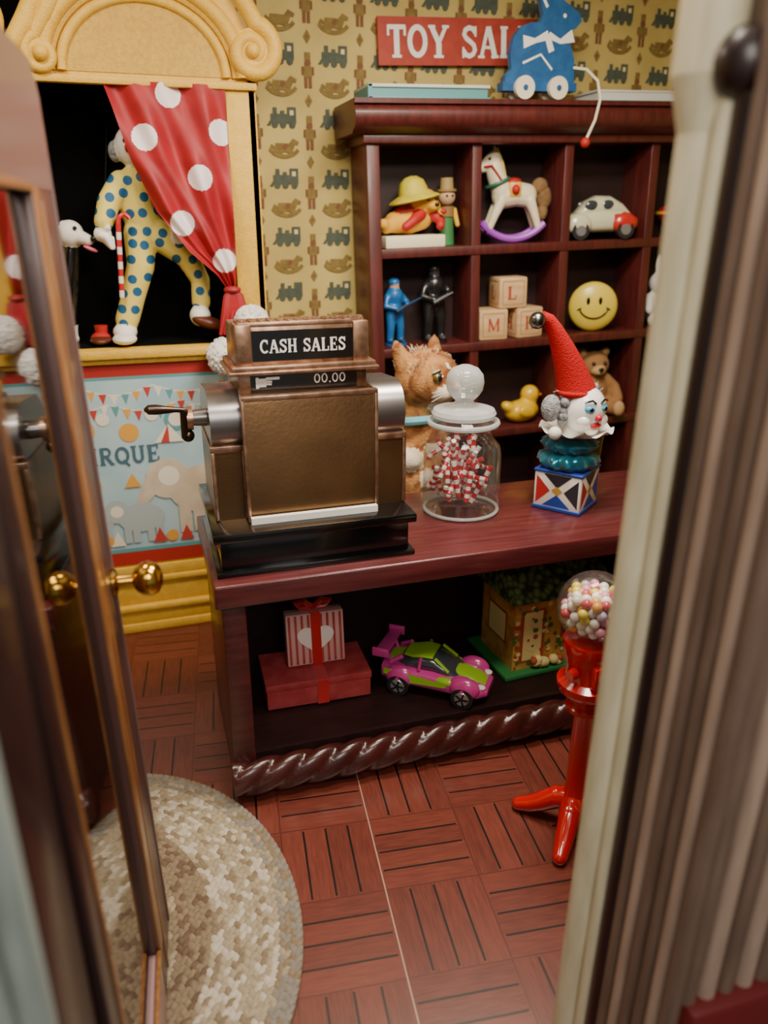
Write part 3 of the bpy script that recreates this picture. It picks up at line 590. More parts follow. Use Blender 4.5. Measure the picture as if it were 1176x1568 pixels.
for x in (-.11,.115):
    for y in (-.075,.075):
        b.ell((x,y,.07),(.06,.025,.05),CARW if x<0 else CARR); b.cyl((x,y-.022,.042),(x,y+.022,.042),.042,.042,TYR,n=24)
        yy=y+(.023 if y>0 else -.023); b.cyl((x,yy,.042),(x,yy+(.004 if y>0 else -.004),.042),.026,.024,HUB,n=16)
for s_ in (-1,1):
    for x in (-.05,.03): b.ell((x,s_*.058,.155),(.034,.01,.024),WIN)
CAB.append(b.build())
def soldier(name,loc,m1,m2,h,rz=0,gun=.34):
    b=B(name); b.T=Matrix.Translation(loc)@Matrix.Rotation(rz,4,'Z')@Matrix.Scale(h,4)
    for s_ in (-1,1):
        b.limb([(s_*.07,0,.5),(s_*.09,-.02,.27),(s_*.1,0,.07)],[.085,.065,.055],m1); b.ell((s_*.1,-.04,.05),(.05,.09,.035),m2)
    b.limb([(0,0,.52),(0,0,.62),(0,0,.74)],[.12,.11,.14],m1); b.ell((0,0,.8),(.05,.05,.06),m1); b.ell((0,-.01,.9),(.075,.08,.09),m2 if name.startswith('black') else M('s_skin','#c99a78',.6)); b.ell((0,0,.94),(.09,.095,.065),m1)
    b.limb([(-.12,0,.74),(-.2,-.06,.6),(-.06,-.16,.56)],[.055,.045,.04],m1); b.limb([(.12,0,.74),(.2,-.08,.62),(.1,-.2,.62)],[.055,.045,.04],m1)
    o=b.build(fuse=.02*h,smooth=2); b2=B('stand'); b2.T=b.T
    b2.cyl((0,-.02,0),(0,-.02,.03),.17,.17,m1,n=24)
    b2.tube([(-.1,-.19,.53),(.05,-.21,.6),(gun,-.23,.6+.3*gun)],[.03,.024,.014],m2,n=8)
    b2.build(parent=o); CAB.append(o); return o
SB=M('soldier_blue','#2068ac',.4,coat=.3); SB2=M('soldier_blue_dark','#173a5e',.4); SK=M('soldier_black','#1c1d1f',.3,coat=.5); SK2=M('soldier_grey','#3c3d40',.4)
soldier('blue_toy_soldier',(1.285,3.93,1.362),SB,SB2,.34,rz=.3); soldier('black_toy_soldier',(1.51,3.94,1.362),SK,SK2,.40,rz=.1,gun=.16)
BW=M('block_wood','#d8b68a',.55,col2='#c8a372',ns=8,stretch=(1,1,6)); BE=M('block_edge','#b8864f',.6); BRd=M('block_red','#a8422c',.6)
for i,(x,z,l,rz) in enumerate(((1.82,1.361,'M',-.12),(2.02,1.361,'H',.1),(1.925,1.522,'L',-.05))):
    b=B('alphabet_block'); b.T=Matrix.Translation((x,3.91,z))@Matrix.Rotation(rz,4,'Z'); b.box((0,0,.08),(.158,.158,.158),BW,bev=.008)
    for fz in range(4):
        o=b.T; b.T=o@Matrix.Rotation(fz*pi/2,4,'Z'); p=P2(b,(-.08,-.0798,0),(1,0,0),(0,0,1))
        for a_ in ([(.02,.02),(.14,.02)],[(.14,.02),(.14,.14)],[(.14,.14),(.02,.14)],[(.02,.14),(.02,.02)]): p.rib(a_,.006,BE)
        text(p,l,.045,.045,.07,BRd); b.T=o
    CAB.append(b.build(recalc=False))
b=B('smiley_face_toy'); SY=M('smiley_yellow','#e2ca48',.4,coat=.3); b.T=Matrix.Translation((2.44,3.88,1.362+.134))@Matrix.Rotation(-.42,4,'Z')
b.ell((0,0,0),(.134,.05,.134),SY,n=40,m=24)
def onf(x,z): return (x,-.05*math.sqrt(max(0,1-(x/.134)**2-(z/.134)**2))-.001,z)
for s_ in (-1,1): b.ell(onf(s_*.033,.035),(.010,.005,.022),EK)
b.tube([onf(.08*math.sin(math.radians(a)),.01-.07*math.cos(math.radians(a))) for a in range(-75,76,10)],.005,EK,n=6); 
for s_ in (-1,1): b.tube([onf(s_*.068,-.002),onf(s_*.09,-.016)],.004,EK,n=6)
CAB.append(b.build())
b=B('rubber_duck'); DY=M('duck_yellow','#e3b61d',.3,coat=.5); b.T=Matrix.Translation((2.03,3.9,.872))@Matrix.Rotation(.2,4,'Z')@Matrix.Scale(.8,4)
b.ell((0,0,.08),(.14,.09,.08),DY); b.ell((-.12,0,.12),(.06,.05,.04),DY,rot=(0,.6,0)); b.ell((.07,0,.19),.068,DY); b.limb([(.06,0,.12),(.07,0,.17)],[.06,.055],DY); b.ell((-.01,-.085,.09),(.075,.02,.045),DY,rot=(0,.2,0)); b.ell((-.01,.085,.09),(.075,.02,.045),DY)
o=b.build(fuse=.008); CAB.append(o); T=b.T; b=B('beak'); b.T=T; b.ell((.14,0,.18),(.035,.03,.012),M('beak_orange','#e07a1a',.4)); b.ell((.115,-.045,.21),.01,EK); b.ell((.115,.045,.21),.01,EK); b.build(parent=o)
b=B('white_plush_bunny'); b.T=Matrix.Translation((2.88,3.88,1.362)); PW=M('plush_white','#dad6d0',.9,bump=.4,bs=120)
b.ell((0,0,.1),(.09,.08,.1),PW); b.ell((-.01,-.01,.24),(.07,.07,.065),PW)
for s_ in (-1,1): b.ell((s_*.03,0,.34),(.02,.015,.06),PW); b.ell((s_*.07,-.07,.04),(.035,.06,.035),PW); b.limb([(s_*.07,0,.16),(s_*.1,-.05,.1)],[.03,.025],PW)
o=b.build(fuse=.008); CAB.append(o); b=B('bunny_face'); b.T=Matrix.Translation((2.88,3.88,1.362)); b.ell((-.03,-.07,.25),.01,EK); b.ell((.02,-.07,.25),.01,EK); b.ell((-.005,-.08,.23),.01,REDM); b.build(parent=o)
b=B('spinning_top'); b.T=Matrix.Translation((2.97,3.93,1.852)); b.lathe([(0,0),(.01,.02),(.1,.09),(.115,.12),(.09,.15),(.03,.17)],REDM); b.lathe([(.03,.17),(.012,.18),(.012,.25),(.025,.27),(0,.28)],WHT); b.lathe([(.117,.115),(.119,.122),(.116,.13)],YB); CAB.append(b.build())
# ------------------------------------------------------------------ puppet theatre
b=B('puppet_theatre'); y0=3.73; y1=4.085; xl,xr=-.62,.595
for (za,zb,o) in ((0,.05,.04),(.05,.12,.03),(.12,.15,.045),(.15,.27,.012),(.27,.3,.03),(.3,.36,.015)):
    b.b2(xl-o,xr+o,y0-o,y1,za,zb,YEL,bev=.008)
b.b2(xl,xr,y0,y0+.03,.36,1.38,YEL); b.b2(xl,xl+.03,y0,y1,.36,2.55,YEL); b.b2(xr-.03,xr,y0,y1,.36,2.55,YEL)
b.b2(xl-.03,xr+.03,y0-.05,y1,1.40,1.44,YEL,bev=.008); b.b2(xl-.01,xr+.01,y0-.03,y1,1.375,1.40,YELD,bev=.005)
b.b2(xl,xl+.13,y0,y0+.05,1.44,2.51,YEL,bev=.006); b.b2(xr-.13,xr,y0,y0+.05,1.44,2.51,YEL,bev=.006)
b.b2(xl+.03,xr-.03,y1-.02,y1,1.44,2.9,BLK); b.b2(xl+.03,xl+.035,y0+.05,y1,1.44,2.55,BLK); b.b2(xr-.035,xr-.03,y0+.05,y1,1.44,2.55,BLK); b.b2(xl+.03,xr-.03,y0+.05,y1,1.44,1.446,BLK); b.b2(xl+.03,xr-.03,y0+.05,y1,2.6,2.62,BLK)
TX=.15
hd=[(xl,2.51),(xr,2.51),(xr,2.62)]+[(TX+.43*math.cos(math.radians(a)),2.62+.40*math.sin(math.radians(a))) for a in range(0,181,6)]+[(xl,2.66)]
b.prism(hd,y0,y0+.05,YEL)
b.b2(xl-.005,xr+.005,y0-.02,y0,2.505,2.535,YEL,bev=.006)
ring=[(TX+.325*math.cos(math.radians(a)),y0-.005,2.55+.27*math.sin(math.radians(a))) for a in range(0,181,5)]
b.prism([(p_[0],p_[2]) for p_ in ring],y0-.004,y0+.01,YELD)
b.tube(ring,.02,YEL,n=12); b.tube([(TX+(p_[0]-TX)*1.22,y0-.008,2.55+(p_[2]-2.55)*1.27) for p_ in ring],.032,YEL,n=12)
b.tube([(TX+(p_[0]-TX)*1.11,y0-.002,2.55+(p_[2]-2.55)*1.13) for p_ in ring],.014,YELD,n=8)
def volute(cx,cz,s_,R0,tail):
    pts=[];rad=[]
    for i in range(60):
        t=i/59; a=math.radians(-120+t*560); r=R0*(.19+.81*t)
        pts.append((cx+s_*r*math.cos(a),y0-.025,cz+r*math.sin(a))); rad.append((.018+.02*t)*R0/.105)
    a0=pts[-1]
    if tail:
        for k in range(1,9):
            t=k/8; pts.append((a0[0]-s_*(.32*t),y0-.02,a0[2]+.13*math.sin(t*pi*.9)+.22*t)); rad.append(.038-.008*t)
    b.tube(pts,rad,YEL,n=12)
    b.cyl((cx,y0-.04,cz),(cx,y0+.05,cz),R0*.8,R0*.8,YEL,n=28); b.ell((cx,y0-.045,cz),(.03,.03,.03),YEL)
volute(.587,2.65,1,.105,True); volute(-.245,2.60,-1,.065,True); volute(-.47,2.70,1,.09,False)
b.tube([(-.62,y0-.02,2.58),(-.5,y0-.02,2.56),(-.36,y0-.02,2.60),(-.28,y0-.02,2.72),(-.2,y0-.02,2.88)],[.03,.035,.04,.04,.03],YEL,n=12)
th=b.build(angle=40)
b=B('cirque_poster'); PB=M('poster_blue','#9fc0cd',.6,col2='#b2ccd4',ns=4); PC=M('poster_cream','#e6dfcf',.6); PR=M('poster_red','#bb3d35',.6); PO=M('poster_orange','#dca143',.6); PT=M('poster_teal','#5c9aa0',.6); PN=M('poster_navy','#446576',.6); PE=M('poster_taupe','#c2b199',.6,col2='#d2c4b0',ns=12); PG=M('poster_grey','#a9b6ba',.6)
px0,px1=xl+.01,xr-.01
b.b2(px0,px1,y0-.006,y0,.37,1.37,M('poster_red_band','#ad2a24',.55))
p=P2(b,(0,y0-.0068,0),(1,0,0),(0,0,1),st=6e-5,cyc=400); p.rect(px0,px1,.44,1.315,PT); p.rect(px0,px1,.46,1.30,PB); 
cols=[PR,PC,PT,PO]
for row,(zz,ph) in enumerate(((1.27,0),(1.19,.1))):
    pts=[(px0+(px1-px0)*i/48,zz-.04*abs(math.sin(pi*i/13+ph*20))) for i in range(49)]
    p.rib(pts,.006,PC)
    for i in range(1,48,2):
        x,z=pts[i]; p.poly([(x-.018,z),(x+.018,z),(x,z-.05)],cols[(i//2+row)%4])
for x,z,r,m in ((-.29,1.07,.05,PO),(-.09,1.05,.045,PO),(.13,1.10,.055,PT),(.30,1.06,.05,PO),(-.2,1.12,.03,PC),(.02,1.13,.03,PC),(.42,1.12,.04,PR),(-.48,1.08,.04,PR)): p.disc(x,z,r,m)
for x,z,r,m in ((-.29,1.07,.032,PC),(.13,1.10,.035,PC),(.30,1.06,.03,PR)): p.disc(x,z,r,m)
text(p,'CIRQUE',-.345,.90,.085,PN,width=.385)
def eleph(x,z,s_,m):
    p.disc(x,z,.11*s_,m,.075*s_); p.disc(x-.11*s_,z+.04*s_,.06*s_,m); p.rib([(x-.15*s_,z+.03*s_),(x-.19*s_,z-.03*s_),(x-.18*s_,z-.09*s_)],[.05*s_,.03*s_,.02*s_],m)
    for d in (-.07,-.03,.04,.08): p.rect(x+(d-.017)*s_,x+(d+.017)*s_,z-.13*s_,z-.02*s_,m)
eleph(-.3,.6,.8,PG); eleph(.25,.74,1.7,PE); eleph(-.08,.62,1.0,PG)
p.disc(-.19,.66,.03,PC); p.disc(.07,.82,.05,PC)
p.poly([(.02,.99),(.16,.99),(.09,1.08)],PC); p.poly([(.05,.99),(.09,.99),(.09,1.08)],PR)
for x in (-.33,-.2,.0,.13,.38): p.poly([(x-.035,.48),(x+.035,.48),(x,.56)],PC if x<0 else PR)
for x in (-.25,.06,.3): p.disc(x,.51,.03,PO)
p.disc(-.28,.8,.035,PO); p.poly([(-.14,.78),(-.06,.78),(-.1,.85)],PO)
b.build(parent=th,recalc=False)
# curtain
CRT=M('curtain_red','#a81a26',.55,col2='#951622',ns=10); CRW=M('curtain_dot','#f0e6e8',.6)
b=B('curtain'); dots=[(.228,2.479),(.115,2.312),(.433,2.34),(.332,2.159),(.24,1.975),(.412,1.815)]
nu,nv=150,190; vs=[]
zt,zb=2.52,1.69
def lerp(tb,t):
    for (a,va),(c,vc) in zip(tb[:-1],tb[1:]):
        if t<=c: return va+(vc-va)*(t-a)/(c-a)
    return tb[-1][1]
lt=[(0,-.03),(.12,.0),(.35,.05),(.6,.137),(.8,.26),(.92,.37),(1,.415)]
rt=[(0,.465),(.5,.463),(.85,.462),(1,.455)]
for j in range(nv+1):
    t=j/nv; z=zt+(zb-zt)*t; xl_=lerp(lt,t); xr_=lerp(rt,t)
    for i in range(nu+1):
        u=i/nu; x=xl_+(xr_-xl_)*u
        d=.022*math.sin(u*13+t*5)*(1-.3*t)+.014*math.sin(u*23-t*9)-.05*math.sin(pi*t)*.6
        vs.append((x,y0-.01+d*.8,z))
fw=[];fr=[]
for j in range(nv):
    for i in range(nu):
        f=[j*(nu+1)+i,j*(nu+1)+i+1,(j+1)*(nu+1)+i+1,(j+1)*(nu+1)+i]; c=(Vector(vs[f[0]])+Vector(vs[f[2]]))/2
        (fw if any((c.x-dx)**2+(c.z-dz)**2<.052**2 for dx,dz in dots) else fr).append(f)
b.add(vs,fr,CRT); b.add(vs,fw,CRW)
for i in range(9):
    x=.39+.012*i; b.tube([(.435,y0-.04,1.70),(x*.6+.435*.4,y0-.05,1.66),(x,y0-.05,1.58),(x+.006*(i-4),y0-.05,1.49)],[.012,.018,.016,.008],CRT,n=8)
b.tube([(.435+.028*math.cos(a),y0-.04+.028*math.sin(a),1.69) for a in [2*pi*i/16 for i in range(16)]],.012,CRT,n=8,closed=True)
POM=M('pompom_white','#ece9e8',.95,bump=1,bs=90)
b.tube([(.45,y0-.05,1.62),(.49,y0-.08,1.6),(.512,y0-.1,1.56)],.006,CRT,n=6); b.tube([(.43,y0-.06,1.6),(.40,y0-.1,1.5),(.372,y0-.12,1.44)],.006,CRT,n=6)
for c,r in (((.505,y0-.11,1.545),.078),((.372,y0-.14,1.405),.082)):
    b.ell(c,r,POM,n=24,m=16)
    for i in range(260):
        d=Vector((random.gauss(0,1),random.gauss(0,1),random.gauss(0,1))).normalized(); b.ell(Vector(c)+d*r*.97,r*.13,POM,n=5,m=4)
b.build(parent=th,recalc=False)
# clown puppet
def clownmat():
    m=M('clown_suit','#e3cf62',.7); nt=m.node_tree;N=nt.nodes;L=nt.links;P=N['Principled BSDF']
    tc=N.new('ShaderNodeTexCoord'); sx=N.new('ShaderNodeSeparateXYZ'); L.new(tc.outputs['Object'],sx.inputs[0]); cx=N.new('ShaderNodeCombineXYZ'); L.new(sx.outputs[0],cx.inputs[0]); L.new(sx.outputs[2],cx.inputs[1])
    v=N.new('ShaderNodeTexVoronoi'); v.voronoi_dimensions='2D'; v.inputs['Scale'].default_value=14.5; v.inputs['Randomness'].default_value=.45
    L.new(cx.outputs[0],v.inputs['Vector']); r=N.new('ShaderNodeValToRGB'); r.color_ramp.interpolation='CONSTANT'; r.color_ramp.elements[1].position=.29
    r.color_ramp.elements[0].color=hx('#1b5c88'); r.color_ramp.elements[1].color=hx('#e2d06a'); L.new(v.outputs['Distance'],r.inputs[0]); L.new(r.outputs[0],P.inputs['Base Color']); return m
CM=clownmat(); GLV=M('glove_white','#ece8e2',.7); SHO=M('shoe_brown','#5a2a1c',.4)
b=B('clown_marionette'); yy=3.9
b.limb([(.05,yy,2.14),(.06,yy,2.03),(.09,yy,1.95)],[.07,.08,.08],CM)
b.limb([(.06,yy-.01,1.93),(.046,yy-.03,1.79),(0.0,yy-.03,1.66),(-.04,yy-.03,1.55)],[.075,.062,.054,.054],CM)
b.limb([(.13,yy-.01,1.93),(.26,yy-.02,1.83),(.31,yy-.02,1.72),(.305,yy-.02,1.62)],[.07,.058,.045,.044],CM)
b.limb([(.0,yy-.02,2.14),(-.06,yy-.05,2.06),(-.09,yy-.08,1.98)],[.055,.05,.042],CM)
b.limb([(.1,yy-.02,2.15),(.18,yy-.03,2.08),(.22,yy-.05,2.0)],[.055,.045,.04],CM)
b.ell((-.1,yy-.09,1.93),(.04,.025,.035),GLV)
for k in range(4): b.limb([(-.115+.01*k,yy-.105,1.925-.012*k),(-.085+.006*k,yy-.13,1.915-.014*k),(-.06,yy-.118,1.915-.014*k)],[.011,.011,.01],GLV,n=8)
b.limb([(-.11,yy-.09,1.95),(-.07,yy-.12,1.955)],[.012,.01],GLV,n=8)
b.ell((.225,yy-.06,1.965),(.03,.025,.04),GLV)
for k in range(4): b.limb([(.205+.013*k,yy-.07,1.945),(.203+.015*k,yy-.08,1.915),(.205+.014*k,yy-.075,1.895)],[.009,.009,.008],GLV,n=8)
b.ell((-.055,yy-.05,1.50),(.055,.055,.04),GLV); b.ell((.295,yy-.04,1.56),(.05,.055,.05),GLV)
b.ell((.06,yy,2.29),(.07,.07,.085),FACE); b.ell((.05,yy-.075,2.28),.018,REDM)
for s_ in (-1,1): b.ell((.06+s_*.07,yy+.01,2.27),(.03,.03,.045),GH)
o=b.build(fuse=.007,smooth=2); 
b=B('clown_parts')
b.ell((-.06,yy-.1,1.474),(.055,.09,.025),GLV); b.ell((.33,yy-.07,1.53),(.08,.05,.03),SHO,rot=(0,.3,0)); b.ell((.035,yy-.065,2.31),.009,EK); b.ell((.08,yy-.065,2.31),.009,EK)
for k in range(10):
    a=Vector((-.03,yy-.12,1.97)); c=Vector((-.05,yy-.1,1.66)); A=a+(c-a)*k/10; C=a+(c-a)*(k+1)/10; b.cyl(A,C,.011,.011,CW if k%2 else CR,n=10)
b.tube([(-.03,yy-.12,1.97),(-.025,yy-.12,2.0),(0.0,yy-.12,2.015),(.02,yy-.12,1.995)],.011,CR,n=10)
for x,z in ((-.09,1.98),(.06,2.37),(.22,2.0),(.05,1.8)): b.cyl((x,yy-.02,z),(x*.3+.03,yy,2.6),.002,.002,EK,n=5)
b.build(parent=o)
b=B('clown_shoes'); b.ell((-.165,3.86,1.475),(.045,.045,.028),REDM); b.cyl((-.16,3.87,1.48),(-.16,3.87,1.53),.025,.03,REDM); b.ell((-.165,3.84,1.468),(.05,.075,.02),SHO); b.build()
b=B('dog_puppet'); DW_=M('dog_white','#e4e0d8',.7); DP=M('dog_pink','#d86a86',.5)
b.ell((-.24,3.9,1.93),(.06,.06,.06),DW_); b.limb([(-.21,3.88,1.92),(-.165,3.85,1.905)],[.035,.025],DW_); b.limb([(-.25,3.92,1.86),(-.29,3.93,1.7),(-.31,3.93,1.56)],[.05,.07,.06],BLKG)
b.limb([(-.29,3.9,1.97),(-.32,3.89,1.9)],[.025,.03],BLKG)
for x in (-.36,-.29): b.limb([(x,3.92,1.56),(x,3.92,1.49)],[.03,.025],DW_); b.ell((x,3.91,1.468),(.028,.04,.02),DW_)
o=b.build(fuse=.008,smooth=2); b=B('dog_face'); b.ell((-.14,3.83,1.91),.016,EK); b.ell((-.16,3.84,1.868),(.032,.018,.009),DP,rot=(0,.4,0)); b.ell((-.215,3.845,1.955),.009,EK); b.build(parent=o)
# ------------------------------------------------------------------ gifts
b=B('gift_boxes'); GR=M('gift_red','#a23238',.5,col2='#b74b4b',ns=14); GS=M('gift_pink','#d6a49c',.5); GHt=M('gift_heart','#efe4dc',.5); RIB=M('ribbon_red','#c0141c',.3,sheen=.4)
b.box((.545,2.69,.225),(.42,.24,.10),GR,rot=(0,0,-.03),bev=.003); b.box((.545,2.69,.272),(.428,.248,.03),GR,rot=(0,0,-.03),bev=.003)
b.box((.555,2.565,.228),(.045,.006,.105),RIB); b.box((.555,2.69,.289),(.045,.25,.004),RIB)
T=Matrix.Translation((.555,2.70,.289))@Matrix.Rotation(-.03,4,'Z')@Matrix.Rotation(-.12,4,'X'); b.T=T
b.box((0,0,.115),(.235,.07,.22),GS,bev=.003); 
p=P2(b,(-.1175,-.0358,0),(1,0,0),(0,0,1))
for i in range(9): p.rect(.008+i*.026,.018+i*.026,.01,.22,GR)
p.off=Vector((0,-.001,0)); hp=[(.118+.075*(math.sin(t)**3),.115+.06*(.8125*math.cos(t)-.3125*math.cos(2*t)-.125*math.cos(3*t)-.0625*math.cos(4*t))*1.15) for t in [2*pi*i/40 for i in range(40)]]
p.poly(hp,GHt); p.off=Vector((0,-.003,0)); p.rect(.10,.14,0,.228,RIB)
b.box((0,0,.227),(.042,.075,.004),RIB)
for s_ in (-1,1): b.tube([(0,0,.235),(s_*.035,-.01,.27),(s_*.07,0,.262),(s_*.05,0,.24),(0,0,.235)],.012,RIB,n=8)
b.T=Matrix(); b.build(recalc=False)
# ------------------------------------------------------------------ sports car
b=B('toy_sports_car'); PK=M('car_pink','#cf3f94',.2,coat=.9); LG=M('car_lime','#98c630',.25,coat=.8); 
b.T=Matrix.Translation((1.035,2.545,.168))@Matrix.Rotation(math.radians(-38),4,'Z')
st=[(-.225,0,.06,.06,.10),(-.215,0,.09,.045,.12),(-.15,0,.105,.035,.125),(-.06,0,.10,.03,.115),(.05,0,.10,.03,.11),(.13,0,.105,.03,.105),(.19,0,.095,.03,.085),(.225,0,.06,.035,.065)]
b.loft(st,PK,e=3.6,n=28)
b.loft([(-.16,0,.06,.11,.125),(-.11,0,.072,.1,.15),(-.05,0,.074,.1,.17),(.0,0,.07,.1,.166),(.06,0,.072,.095,.13),(.10,0,.06,.09,.108)],WIN,e=3,n=24)
b.loft([(-.13,0,.05,.155,.158),(-.09,0,.062,.15,.166),(-.05,0,.066,.16,.176),(-.005,0,.06,.16,.172)],LG,e=3,n=20)
for s_ in (-1,1): b.tube([(.005,s_*.06,.168),(.065,s_*.068,.122)],.007,LG,n=6); b.tube([(-.05,s_*.074,.17),(-.055,s_*.084,.115)],.007,PK,n=6); b.tube([(-.13,s_*.06,.155),(-.18,s_*.08,.125)],.01,PK,n=6)
for x in (-.135,.135):
    for s_ in (-1,1):
        b.ell((x,s_*.085,.075),(.066,.034,.05),PK); b.cyl((x,s_*.072,.043),(x,s_*.118,.043),.045,.045,TYR,n=28); b.cyl((x,s_*.1185,.043),(x,s_*.121,.043),.03,.028,HUB,n=20)
        for k in range(5):
            a=2*pi*k/5; b.box((x+.015*math.cos(a),s_*.122,.043+.015*math.sin(a)),(.026,.003,.007),EK,rot=(0,-a,0))
for s_ in (-1,1):
    q=P2(b,(0,s_*.1065,0),(1,0,0),(0,0,1)); q.poly([(-.20,.085),(-.08,.062),(.06,.07),(.07,.085),(-.05,.1),(-.2,.112)],LG)
    b.ell((.06,s_*.085,.088),(.05,.02,.018),LG)
b.loft([(.075,0,.035,.10,.118),(.12,0,.05,.09,.1135),(.18,0,.045,.075,.098),(.21,0,.03,.06,.08)],LG,e=3,n=16)
b.loft([(-.2,0,.05,.11,.127),(-.15,0,.06,.11,.134)],LG,e=3)
for s_ in (-1,1): b.ell((.2,s_*.06,.078),(.018,.016,.01),WHT); b.cyl((-.19,s_*.05,.12),(-.21,s_*.055,.17),.008,.008,PK,n=8); b.box((-.215,s_*.1,.175),(.07,.006,.04),PK,bev=.002)
b.box((-.215,0,.172),(.06,.2,.012),PK,rot=(0,-.15,0),bev=.004)
b.box((.21,0,.05),(.012,.1,.018),EK)
b.build(recalc=False)
# ------------------------------------------------------------------ toy house
b=B('toy_cottage'); HY=M('cottage_wall','#c79a4a',.6,col2='#b5763a',ns=14,sharp=(.45,.6)); HG=M('cottage_base','#2c7a3f',.5); 
def roofm():
    m=M('cottage_roof','#46592c',.7,bump=.6,bs=60); nt=m.node_tree;N=nt.nodes;L=nt.links;P=N['Principled BSDF']
    tc=N.new('ShaderNodeTexCoord'); v=N.new('ShaderNodeTexVoronoi'); v.inputs['Scale'].default_value=34; L.new(tc.outputs['Object'],v.inputs['Vector']); r=N.new('ShaderNodeValToRGB'); r.color_ramp.elements[0].color=hx('#7d9450'); r.color_ramp.elements[1].color=hx('#1e2a14'); r.color_ramp.elements[1].position=.7
    L.new(v.outputs['Distance'],r.inputs[0]); L.new(r.outputs[0],P.inputs['Base Color']); return m
RF=roofm(); HO=M('cottage_red','#a8452c',.6); HL=M('cottage_leaf','#3f6a2c',.7); HCm=M('cottage_cream','#e2cf8a',.6)
b.T=Matrix.Translation((1.56,2.68,.167))@Matrix.Rotation(.06,4,'Z')
b.box((0,0,.01),(.50,.36,.02),HG,bev=.004); b.box((.01,0,.19),(.42,.28,.34),HY)
v=[(-.24,-.19,.36),(.26,-.19,.36),(.26,.19,.36),(-.24,.19,.36),(-.2,0,.54),(.22,0,.54)]
b.add(v,[[0,1,5,4],[2,3,4,5],[0,4,3],[1,2,5],[0,3,2,1]],RF,False)
q=P2(b,(0,-.1415,0),(1,0,0),(0,0,1))
q.rect(-.17,-.05,.05,.3,HO); q.rect(.03,.19,.14,.28,HO)
q.off=Vector((0,-.001,0)); q.rect(-.155,-.065,.06,.29,HCm); q.rect(.045,.175,.155,.265,M('cottage_window','#26404a',.2)); q.rib([(.11,.155),(.11,.265)],.008,HCm); q.rib([(.045,.21),(.175,.21)],.008,HCm)
q.off=Vector((0,-.002,0))
for i in range(110): 
    x=random.choice([-.19,-.11,-.04,.02,.2])+random.gauss(0,.012); q.disc(x,random.uniform(.03,.32),random.uniform(.006,.013),random.choice([HL,HL,HG,HCm,HO]),n=7)
for i in range(12): b.ell((-.05+random.uniform(-.08,.08),-.16,.035+random.uniform(0,.03)),random.uniform(.014,.026),random.choice([HCm,HO,HCm]),n=10,m=7)
q=P2(b,(-.2015,0,0),(0,-1,0),(0,0,1)); q.rect(-.08,.08,.12,.27,HO); q.off=Vector((-.001,0,0)); q.rect(-.07,.07,.13,.26,HCm)
b.build(recalc=False)
# ------------------------------------------------------------------ gumball machine
gm=bpy.data.objects.new('gumball_machine',None); sc.collection.objects.link(gm); gm.location=(1.27,1.835,0)
b=B('machine_stand')
b.lathe([(0,.10),(.045,.10),(.05,.12),(.038,.145),(.034,.2),(.034,.47),(.045,.485),(.06,.49),(.062,.505),(.05,.515),(.05,.54),(.09,.565),(.097,.58),(.097,.60),(.075,.615),(.07,.66),(.082,.70),(.09,.735),(.088,.75),(.06,.755),(0,.755)],RED,n=40)
for k in range(4):
    a=math.radians(48+90*k); c,s_=math.cos(a),math.sin(a)
    b.limb([(.02*c,.02*s_,.115),(.06*c,.06*s_,.105),(.11*c,.11*s_,.065),(.15*c,.15*s_,.04),(.19*c,.19*s_,.025)],[.038,.038,.034,.03,.025],RED)
b.box((0,-.08,.655),(.07,.03,.08),RED,bev=.008); b.cyl((0,-.09,.66),(0,-.115,.66),.022,.022,HUB); b.box((0,-.118,.66),(.04,.008,.01),HUB,bev=.002); b.box((0,-.095,.59),(.05,.03,.035),RED,bev=.006)
b.cyl((-.07,-.03,.655),(-.095,-.04,.655),.02,.016,RED)
b.build(parent=gm)
b=B('glass_globe'); b.lathe([(.075,.752)]+[(.118*math.sin(math.radians(a)),.862-.116*math.cos(math.radians(a))) for a in range(38,180,6)]+[(0,.978)],JG,n=40); b.build(parent=gm)
b=B('gumballs'); gc=[M('gum_'+n,c,.25,coat=.6) for n,c in (('white','#f5f2ec'),('pink','#e79ab0'),('yellow','#ecd64a'),('red','#cc4a56'),('orange','#e8a54a'),('cream','#f2e8dc'),('lav','#ccb4d2'),('w2','#f4efe9'))]
r=.0165; zz=-.095; lay_=0
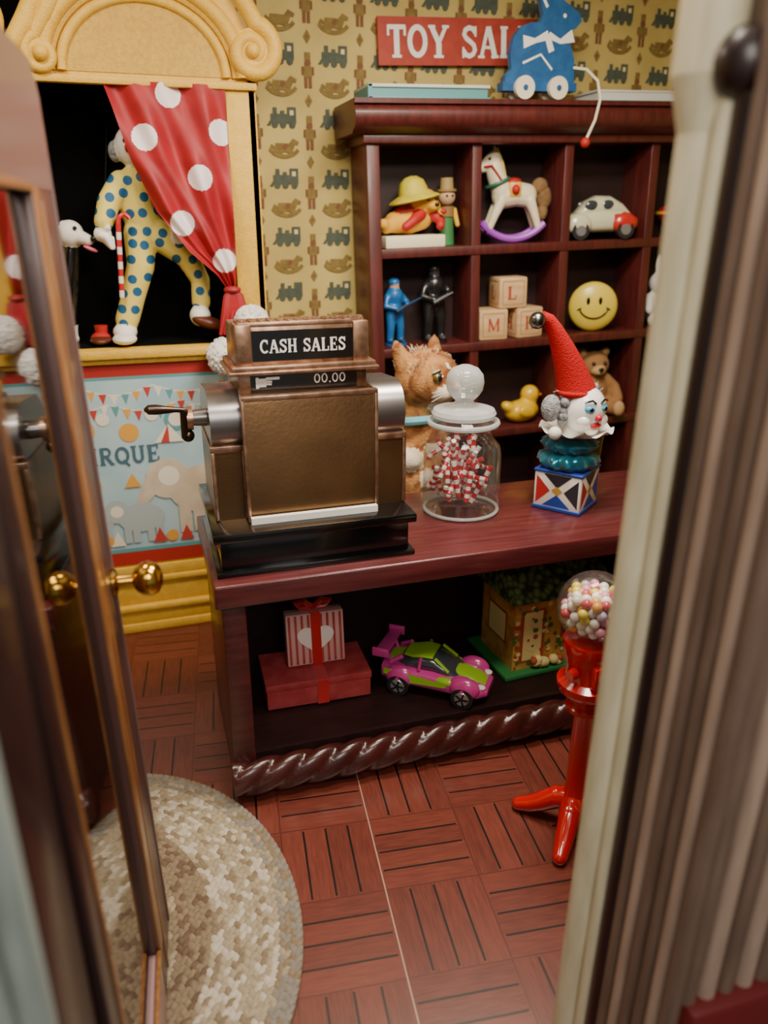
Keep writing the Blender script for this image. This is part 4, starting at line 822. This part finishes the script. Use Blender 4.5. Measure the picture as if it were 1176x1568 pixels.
while zz<.05:
    y=-.11
    rowi=0
    while y<.11:
        x=-.11+(rowi%2)*r+(lay_%2)*r
        while x<.11:
            q=Vector((x+random.uniform(-.002,.002),y+(lay_%2)*r*.58,zz))
            if q.length<.097: b.ell((q.x,q.y,q.z+.862),r,random.choice(gc),n=12,m=8)
            x+=2*r
        y+=r*1.74; rowi+=1
    zz+=r*1.66; lay_+=1
b.build(parent=gm)
# ------------------------------------------------------------------ slightly crooked miniature furniture
def tilt(obs,piv,deg):
    T=Matrix.Translation(piv)@Matrix.Rotation(math.radians(deg),4,'Y')@Matrix.Translation(-Vector(piv))
    for o in obs: o.matrix_world=T@o.matrix_world
tilt(CAB,(1.12,3.8,0.0),-1.6)
for o in CAB: o.location.x+=.055
tilt([sign],(1.3,4.07,2.8),-2.6)
tilt([T2],(.85,1.1,.45),1.3)
# ------------------------------------------------------------------ lights, camera
def area(name,loc,rot,size,power,col,sy=None):
    l=bpy.data.lights.new(name,'AREA'); l.energy=power; l.size=size; l.color=col
    if sy: l.shape='RECTANGLE'; l.size_y=sy
    o=bpy.data.objects.new(name,l); o.location=loc; o.rotation_euler=rot; sc.collection.objects.link(o); return o
area('ceiling_light_main',(1.3,2.3,3.2),(0,0,0),.8,86,(1,.88,.72),.5)
area('ceiling_light_front',(.9,1.25,3.1),(math.radians(38),0,math.radians(-5)),1.0,44,(1,.89,.74),.3)
area('ceiling_light_left',(-.4,2.8,3.2),(0,0,0),.5,24,(1,.88,.72))
area('outside_light',(.3,-.9,3.0),(math.radians(48),0,0),1.2,46,(1,.93,.84))
w=bpy.data.worlds.new('world'); sc.world=w; w.use_nodes=True; w.node_tree.nodes['Background'].inputs[0].default_value=(.95,.9,.85,1); w.node_tree.nodes['Background'].inputs[1].default_value=.32
cam=bpy.data.cameras.new('camera'); co=bpy.data.objects.new('camera',cam); sc.collection.objects.link(co)
co.location=(0,0,2.0); co.rotation_euler=(math.radians(69),0,math.radians(-17.5)); cam.lens=27; cam.sensor_width=36; cam.clip_start=.02
cam.dof.use_dof=True; cam.dof.focus_distance=2.75; cam.dof.aperture_fstop=1.2
sc.camera=co
